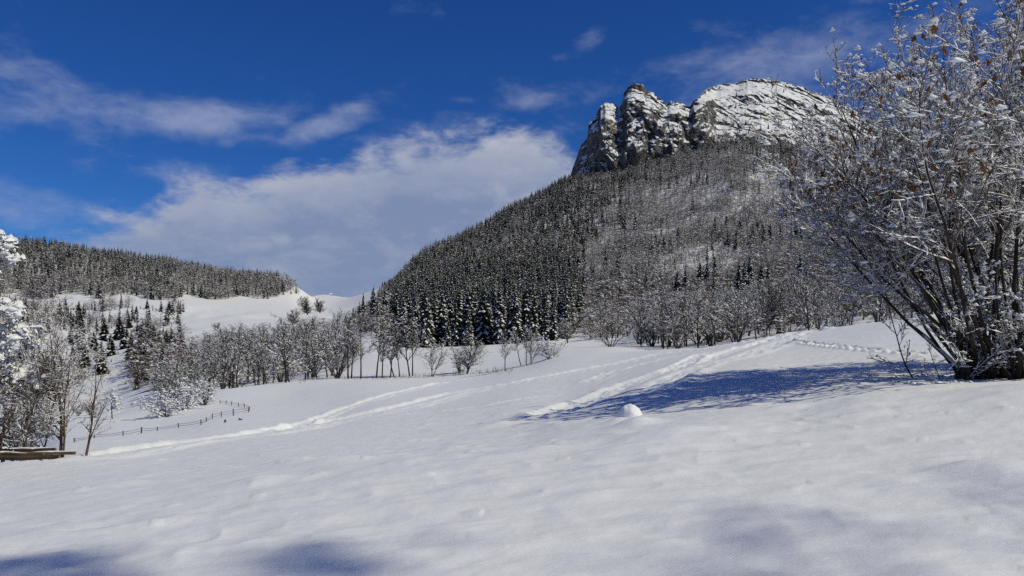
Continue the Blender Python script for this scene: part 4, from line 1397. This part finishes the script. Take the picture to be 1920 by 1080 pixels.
p = at_d(621, 1330)
p[2] = ground(p[0], p[1])
hut = obj('mountain_hut', None)
hut.location = p
hut.scale = (.8, .8, .8)
mb = MB()
box(mb, (0, 0, -1), 6, 5, 3.6)
mb.add([[-3, -2.5, 2.6], [-3, 2.5, 2.6], [-3, 0, 4.4], [3, -2.5, 2.6], [3, 2.5, 2.6], [3, 0, 4.4]], [[0, 1, 2], [3, 5, 4]], 0)
obj('wall', mb.mesh('wall', [M_DARKWOOD]), hut)
mb = MB()
mb.add([[-3.4, -3, 2.3], [3.4, -3, 2.3], [3.4, 0, 4.6], [-3.4, 0, 4.6], [3.4, 3, 2.3], [-3.4, 3, 2.3],
        [-3.4, -3, 2.7], [3.4, -3, 2.7], [3.4, 0, 5.0], [-3.4, 0, 5.0], [3.4, 3, 2.7], [-3.4, 3, 2.7]],
       [[0, 1, 2, 3], [3, 2, 4, 5], [6, 9, 8, 7], [9, 11, 10, 8], [0, 6, 7, 1], [5, 4, 10, 11], [0, 3, 9, 6], [3, 5, 11, 9], [1, 7, 8, 2], [2, 8, 10, 4]], 0)
obj('roof', mb.mesh('roof', [M_LOAD]), hut)
tag(hut, 'tiny wooden hut with a snowy roof on the saddle skyline', 'hut')


# ------------------------------------------------------------------ snow mounds
def mound(px, py, w, h, label, seed):
    p = hit(px, py, 8)
    s = w*p[1]/F
    hz = h*p[1]/F
    n, k = 40, 18
    th = np.linspace(0, 2*np.pi, n, endpoint=False)
    t = np.linspace(0, 1, k)
    R = s*np.interp(t, [0, .25, .5, .75, .92, 1], [0, .24, .39, .49, .56, .6])
    Z = hz*np.interp(t, [0, .25, .5, .75, .92, 1], [1, .94, .76, .44, .05, -.9])
    X = R[None]*np.cos(th)[:, None]
    Y = R[None]*np.sin(th)[:, None]*.9
    wob = 1+.2*noise3(X/s*2.2, Y/s*2.2, np.broadcast_to(Z[None]/s*2, X.shape)+3, seed)+.1*noise3(X/s*7, Y/s*7, np.broadcast_to(Z[None]/s*7, X.shape)+3, seed+1)
    V = np.stack([X*wob, Y*wob, Z[None]*wob], -1)
    a = np.arange(n)[:, None]*k
    b = ((np.arange(n)+1) % n)[:, None]*k
    j = np.arange(k-1)[None]
    mb = MB()
    mb.add(V.reshape(-1, 3), np.stack([a+j, a+j+1, b+j+1, b+j], -1).reshape(-1, 4), 0, True)
    o = obj('snow_mound', mb.mesh('snow_mound', [M_SNOW]))
    o.location = (p[0], p[1], float(ground(p[0], p[1])))
    tag(o, label, 'snow mound')


mound(1181, 782, 42, 23, 'rounded heap of snow standing up on the meadow crest before the blue shadow', 3)


# ------------------------------------------------------------------ the big bush at the edge
def leaves_mesh(C, S, rng):
    """hanging, folded dead leaves"""
    N = len(C)
    a = rng.random(N)*6.283
    s = np.stack([np.cos(a), np.sin(a), rng.normal(size=N)*.3], -1)*(S*.35)[:, None]
    dn = np.stack([rng.normal(size=N)*.35, rng.normal(size=N)*.35, -np.ones(N)], -1)*S[:, None]
    f = np.stack([-np.sin(a), np.cos(a), np.zeros(N)], -1)*(S*.14)[:, None]
    V = np.stack([C, C+dn*.5+s+f, C+dn, C+dn*.5-s+f], 1)
    b = np.arange(N)[:, None]*4
    mb = MB()
    mb.add(V.reshape(-1, 3), np.concatenate([b+np.array([[0, 1, 2]]), b+np.array([[0, 2, 3]])]), 0)
    return mb.mesh('dead_leaves', [M_LEAF])


def big_bush(name, base, stems, label, cat, seed, n1=16, n2=8, n3=5, snow=.075, fill=.62, leaves=0, leaf_above=3.0, l1=.34, up=.35, t1=.16, blob=0.9, bl=.055, bark=None, twig=None):
    """stems: (dx, dy, dirx, diry, length, radius)"""
    rng = np.random.default_rng(seed)
    e = obj(name, None)
    e.location = base
    S = np.array(stems)
    d = np.stack([S[:, 2], S[:, 3], np.ones(len(S))], -1)
    d /= np.linalg.norm(d, axis=1, keepdims=True)
    st = np.stack([S[:, 0], S[:, 1], np.full(len(S), -.25)], -1)
    P0, R0 = grow(st, d, S[:, 4], S[:, 5], 14, .10, .055, rng, tip=.05)
    for i in range(len(S)):
        mb = MB()
        tubes(mb, P0[i:i+1], R0[i:i+1], 7, 0)
        obj('stem', mb.mesh('stem', [bark or M_DARKBARK]), e)
    P1, R1 = branch(P0, R0, n1, 9, l1, (22, 62), up, .10, rng, (t1, .99), rr=.55, rmin=.009, tipshrink=.5)
    P2, R2 = branch(P1, R1, n2, 7, .42, (22, 62), up*.6, .13, rng, (.12, 1), rr=.64, rmin=.010, tipshrink=.45)
    P3, R3 = branch(P2, R2, n3, 5, .5, (22, 60), up*.5, .15, rng, (.15, 1), rr=.75, rmin=.006)
    tw = MB()
    tubes(tw, P1, R1, 5, 0)
    tubes(tw, P2, R2, 3, 0)
    tubes(tw, P3, R3, 3, 0)
    obj('crown', tw.mesh('crown', [twig or M_REDTWIG]), e)
    sn = MB()
    snow_strips(sn, P0, R0, snow*.5, .6, rng, 0)
    snow_strips(sn, P1, R1, snow*.42, min(.85, fill*1.9), rng, 0, keep=.3)
    snow_strips(sn, P2, R2, snow*.42, min(fill*1.3, .8), rng, 0, keep=.06)
    snow_strips(sn, P3, R3, snow*.36, fill*.6, rng, 0)
    nb = int(len(P2)*blob)
    wz = np.clip((P3[:, 0, 2]-.5)/5.5, .12, 1)**1.3
    pi = rng.choice(len(P3), nb, p=wz/wz.sum())
    pos, _, _ = sample(P3, R3, pi, rng.random(nb)*.999)
    blobs(sn, pos+[0, 0, bl*.35], bl*(.35+.9*rng.random(nb)**1.5), rng, 0, 1.0)
    obj('snow', sn.mesh('branch_snow', [M_LOAD]), e)
    if leaves:
        tipz = P3[:, -1, 2]
        c = np.nonzero(tipz > leaf_above)[0]
        w = leaf_weight(P3[c, -1])
        c = rng.choice(c, leaves, p=w/w.sum())
        o = obj('dead_leaves', leaves_mesh(P3[c, -1]+rng.normal(size=(leaves, 3))*.03, rng.uniform(.12, .24, leaves), rng), e)
        o['kind'] = 'stuff'
    return tag(e, label, cat)


leaf_weight = lambda P: np.exp(-((P[:, 0]+4.2)/1.6)**2)+.06
rb = np.random.default_rng(17)
hb = at_d(1868, 24.0)
stems = []
for i in range(30):
    f = i/29
    stems.append((rb.normal()*.3+f*.7-.35, rb.normal()*.5, -.68+.76*f+rb.normal()*.06, rb.normal()*.44, 9.3+.9*f+rb.normal()*.7, .045+.04*rb.random()))
stems += [(-.4, -.1, -.66, -.1, 10., .12), (-.15, .2, -.52, .1, 10.4, .13), (.2, -.2, -.32, -.1, 10.6, .12)]
big_bush('hazel_bush', hb, stems, 'big many stemmed hazel bush leaning over the hollow with brown leaves at its top', 'bush', 31, n1=19, n2=8, n3=6, leaves=470, leaf_above=5., blob=.62, bl=.10, fill=.45, l1=.27, t1=.42, bark=M_DARKBARK)
# taller tree behind it
tb = at_d(1893, 27.5)
stems = [(0, 0, .02, 0, 15.5, .17), (.25, .15, .12, .1, 15, .12), (-.3, .2, -.03, .15, 13.5, .11), (.4, -.2, .22, -.15, 14.5, .11), (.7, .1, .33, .1, 14, .1), (-.1, .4, .02, .28, 14, .09), (-.2, -.2, -.08, -.22, 12.5, .09)]
big_bush('bare_tree', tb, stems, 'tall snowy bare tree rising behind the hazel with a straight brown trunk', 'tree', 32, n1=36, n2=8, n3=5, l1=.21, t1=.1, up=.3, bark=M_BARK, blob=.75, bl=.095, fill=.45)
# low shoots in front of both
lb = at_d(1868, 24.0)
stems = [(rb.normal()*1.0+.6, rb.normal()*.5, rb.normal()*.45-.15, rb.normal()*.3, rb.uniform(2.2, 4.6), .022+.02*rb.random()) for _ in range(36)]
big_bush('undergrowth_bush', lb, stems, 'tangle of low snowy shoots round the foot of the hazel', 'bush', 33, n1=12, n2=7, n3=3, snow=.06, l1=.36, t1=.08, blob=1.6, bl=.06, fill=.5)
for k, (a, dd, w, h, lab) in enumerate(((1806, 23.6, .2, .34, 'dark broken stump at the foot of the hazel, nearer the hollow'), (1872, 24.4, .26, .4, 'wide dark stump under the tall bare tree'))):
    q = at_d(a, dd)
    rs2 = np.random.default_rng(50+k)
    n = 11
    th = np.arange(n)*6.283/n
    rad = w*(.8+.45*rs2.random(n))
    lv = [(-.25, 1.15), (h*.4, 1.0), (h*.8, .82), (h, .7)]
    V = np.array([[math.cos(t)*r*s, math.sin(t)*r*s, z+(.2*rs2.normal()*w if z > h*.5 else 0)] for z, s in lv for t, r in zip(th, rad)])
    mb = MB()
    fs = [[l*n+i, l*n+(i+1) % n, (l+1)*n+(i+1) % n, (l+1)*n+i] for l in range(3) for i in range(n)]
    mb.add(V, fs, 0)
    mb.add([[0, 0, h]], np.zeros((0, 3), int))
    mb.f.append(np.array([[3*n+i, 3*n+(i+1) % n, mb.n-1] for i in range(n)], np.int32))
    mb.m.append(np.zeros(n, np.int32)); mb.s.append(np.zeros(n, bool))
    e = obj('tree_stump', None)
    e.location = (q[0], q[1], float(ground(q[0], q[1])))
    obj('wood', mb.mesh('wood', [M_DARKBARK]), e)
    sm = MB()
    blobs(sm, np.array([[rs2.normal()*w*.3, rs2.normal()*w*.3, h+.05] for _ in range(5)]), np.full(5, w*.6), rs2, 0, .5)
    obj('snow', sm.mesh('stump_snow', [M_LOAD]), e)
    tag(e, lab, 'stump')
# dry weed stalks beside the bush
for k, (a, b, h, ln, lab) in enumerate(((1762, 712, 1.25, -.35, 'tall dry weed stalk leaning out of the shaded snow beside the hazel'), (1746, 716, .8, -.6, 'shorter dry weed bent low beside the tall stalk'), (1790, 706, .75, .2, 'thin dry weed between the stalks and the hazel foot'))):
    q = hit(a, b, 22)
    e = obj('dry_weed', None)
    e.location = (q[0], q[1], float(ground(q[0], q[1])))
    r2 = np.random.default_rng(60+k)
    P, R = grow(np.zeros((1, 3)), np.array([[ln, 0, 1.0]])/math.hypot(ln, 1), np.array([h]), np.array([.014]), 8, 0, .06, r2)
    mb = MB(); tubes(mb, P, R, 4, 0)
    obj('stalk', mb.mesh('stalk', [M_GRASS]), e)
    P1, R1 = branch(P, R, 12, 4, .28, (25, 60), .3, .12, r2, (.35, 1), rmin=.006)
    mb = MB(); tubes(mb, P1, R1, 3, 0)
    snow_strips(mb, P1, R1, .03, .7, r2, 1)
    obj('seed_head', mb.mesh('seed_head', [M_GRASS, M_LOAD]), e)
    tag(e, lab, 'weed')
# lumps of snow fallen off the bush
fm = MB()
rr = np.random.default_rng(70)
C = []
for a, b in zip(rr.normal(1745, 50, 120), rr.normal(706, 11, 120)):
    q = hit(a, min(b, 726), 22)
    C.append([q[0], q[1], float(ground(q[0], q[1]))+.01])
blobs(fm, np.array(C), rr.uniform(.02, .07, 120)*(1+2*(rr.random(120) > .9)), rr, 0, .7)
tag(obj('snow_clods', fm.mesh('snow_clods', [M_LOAD])), 'clods of snow fallen from the hazel onto the shaded bank', None, None, 'stuff')

# ------------------------------------------------------------------ trees and logs at the other edge
sl = at_d(-42, 29.0)
rl = np.random.default_rng(19)


def laden_tree():
    e = obj('snow_laden_tree', None)
    e.location = sl
    rng = np.random.default_rng(41)
    P0, R0 = grow(np.array([[0, 0, -.3]]), np.array([[0.02, 0, 1.]]), np.array([9.6]), np.array([.2]), 14, .05, .02, rng, tip=.15)
    mb = MB(); tubes(mb, P0, R0, 8, 0)
    obj('trunk', mb.mesh('trunk', [M_BARK]), e)
    P1, R1 = branch(P0, R0, 60, 8, .25, (60, 100), -.25, .08, rng, (.12, .99), rr=.4, rmin=.02, tipshrink=.55, sag=.35)
    P2, R2 = branch(P1, R1, 9, 5, .42, (30, 65), -.05, .12, rng, (.2, 1), rr=.6, rmin=.01, sag=.4)
    P3, R3 = branch(P2, R2, 6, 4, .55, (20, 60), -.1, .15, rng, (.1, 1), rr=.7, rmin=.012, sag=.5)
    mb = MB()
    tubes(mb, P1, R1, 5, 0); tubes(mb, P2, R2, 4, 0); tubes(mb, P3, R3*1.6, 3, 1)
    obj('crown', mb.mesh('crown', [M_REDTWIG, M_NEEDLE]), e)
    sn = MB()
    snow_strips(sn, P1, R1, .17, .95, rng, 0, .5)
    snow_strips(sn, P2, R2, .17, .9, rng, 0, .5)
    snow_strips(sn, P3, R3, .09, .7, rng, 0, .5)
    n = 420
    pi = rng.integers(0, len(P2), n)
    pos, _, _ = sample(P2, R2, pi, rng.random(n)*.999)
    blobs(sn, pos+[0, 0, .06], rng.uniform(.08, .26, n), rng, 0, .7)
    obj('snow', sn.mesh('bough_snow', [M_LOAD]), e)
    tag(e, 'evergreen tree bowed under thick pads of snow at the meadow end', 'tree')


laden_tree()
for a, dd, st, lab, nm, sd, n1, snow in (
        (112, 29.5, [(0, 0, .02, 0, 5.6, .06), (.1, .05, .1, 0, 5.0, .045)], 'slender bare tree with a straight pale trunk standing over the log ends', 'bare_tree', 43, 20, .035),
        (160, 30.0, [(0, 0, .06, 0, 4.8, .05)], 'leaning bare sapling farthest out over the log ends', 'bare_tree', 44, 18, .03),
        (60, 30.5, [(0, 0, .02, 0, 6.4, .06), (-.2, 0, -.2, .1, 5.6, .05), (.2, .1, .2, 0, 5.4, .04)], 'forked bare tree between the snow bowed evergreen and the slender trunk', 'bare_tree', 45, 20, .045),
        (10, 28.5, [(0, 0, -.1, 0, 5.5, .06), (.1, 0, .12, .1, 5.2, .05), (.3, 0, .35, 0, 4.2, .04), (-.2, 0, .0, .2, 5.0, .05)], 'bushy bare tree with thick snow under the snow bowed evergreen', 'bare_tree', 46, 20, .045)):
    big_bush(nm, at_d(a, dd), st, lab, 'tree', sd, n1=n1, n2=8, n3=5, snow=snow, l1=.36, t1=.12, blob=.3, bl=.045, up=.35, bark=M_LEFTBARK, fill=.3, twig=M_LEFTBARK)


def log(px0, px1, d, dz, r, label, mat_, seed, snowcap=True):
    a, b = at_d(px0, d), at_d(px1, d)
    za = ZC-(852-HOR)/F*d
    e = obj('log', None)
    e.location = (a[0], d, za+dz)
    L = b[0]-a[0]
    n = 9
    t = np.linspace(0, L, n)
    rng = np.random.default_rng(seed)
    P = np.stack([t, rng.normal(size=n)*.012, rng.normal(size=n)*.012+t*.01], -1)[None]
    mb = MB()
    tubes(mb, P, np.full((1, n), r)*(1+rng.normal(size=(1, n))*.03), 12, 0)
    obj('bark', mb.mesh('log_bark', [mat_]), e)
    cp = MB()
    th = np.arange(12)*6.283/12
    for xx in (0, n-1):
        c = P[0, xx]
        ring = np.stack([np.full(12, c[0]+(.004 if xx else -.004)), c[1]+r*.98*np.cos(th), c[2]+r*.98*np.sin(th)], -1)
        V = np.concatenate([ring, [[c[0]+(.004 if xx else -.004), c[1], c[2]]]])
        cp.add(V, [[i, (i+1) % 12, 12] for i in range(12)], 0)
    obj('cut_end', cp.mesh('cut_end', [M_WOOD]), e)
    if snowcap:
        sn = MB()
        snow_strips(sn, P+np.array([0, 0, r*.6]), np.full((1, n), r*.25), r*.6, .7, rng, 0, .1)
        obj('snow', sn.mesh('log_snow', [M_LOAD]), e)
    tag(e, label, 'log')


log(-40, 141, 27.6, .02, .06, 'long weathered log with its pale cut end sticking out farthest over the snow', M_WOOD, 1)
log(-60, 104, 27.9, .13, .07, 'upper brown log resting across the pile behind the slender trunk', M_DARKWOOD, 2)
log(-60, 112, 27.2, -.12, .08, 'dark wet log low at the front of the pile', M_DARKWOOD, 3, False)
log(-60, 60, 28.3, .05, .1, 'dark snow topped log at the back of the pile', M_DARKWOOD, 4)
log(-60, 82, 27.45, -.02, .07, 'dark log in the middle of the pile, half sunk in snow', M_DARKWOOD, 5)


# ------------------------------------------------------------------ tree beside the camera whose shadow reaches the foreground
def roadside_tree():
    rng = np.random.default_rng(91)
    dx, dy, tn = math.sin(SUN_AZ), math.cos(SUN_AZ), math.tan(SUN_EL)
    # where its snow covered boughs shade the near meadow: x, y, size, number of lumps
    spots = [(-3.7, 6.35, .24, 24), (-3.25, 6.05, .18, 10), (-3.9, 5.75, .13, 7), (-1.5, 6.25, .17, 18), (-1.15, 5.95, .14, 10), (-2.5, 5.3, .2, 10),
             (1.75, 6.75, .09, 5), (2.4, 6.4, .11, 7), (1.3, 5.6, .10, 5), (3.9, 7.2, .07, 5), (4.4, 6.9, .08, 5)]
    K = 40.0
    bx, by = -3.9+K*dx, 5.3+K*dy
    bz = 5.0
    H = K*tn-bz+.5
    e = obj('tall_tree', None)
    e.location = (bx, by, bz)
    P0, R0 = grow(np.array([[0, 0, -.3]]), np.array([[0, 0, 1.]]), np.array([H]), np.array([.32]), 16, .05, .004, rng, tip=.08)
    mb = MB(); tubes(mb, P0, R0, 8, 0)
    obj('trunk', mb.mesh('trunk', [M_BARK]), e)
    br, pos, siz = [], [], []
    for gx, gy, sz, n in spots:
        k = (bx-gx)*dx+(by-gy)*dy
        c = np.array([gx+k*dx-bx, gy+k*dy-by, k*tn-bz])
        t0 = np.array([0, 0, c[2]-.55*math.hypot(c[0], c[1])])
        t = np.linspace(0, 1.12, 8)[:, None]
        br.append(t0+(c-t0)*t+np.array([0, 0, .25])*np.sin(t*3.14))
        pos.append(c+rng.normal(size=(n, 3))*np.array([sz*1.7, sz*1.7, sz*.8]))
        siz.append(np.full(n, sz)*(.4+.6*rng.random(n)))
    P1 = np.array(br)
    R1 = np.tile(np.linspace(.05, .012, 8), (len(P1), 1))
    P2, R2 = branch(P1, R1, 7, 5, .35, (30, 65), .1, .12, rng, (.3, 1), rr=.6, rmin=.01)
    mb = MB(); tubes(mb, P1, R1, 5, 0); tubes(mb, P2, R2, 4, 0)
    obj('crown', mb.mesh('crown', [M_REDTWIG]), e)
    sn = MB()
    snow_strips(sn, P1, R1, .08, .6, rng, 0, .3)
    snow_strips(sn, P2, R2, .05, .5, rng, 0, .3)
    blobs(sn, np.concatenate(pos), np.concatenate(siz), rng, 0, .7)
    obj('snow', sn.mesh('bough_snow', [M_LOAD]), e)
    tag(e, 'tall snowy bare tree out of view whose soft shadow falls on the near snow', 'tree')


roadside_tree()
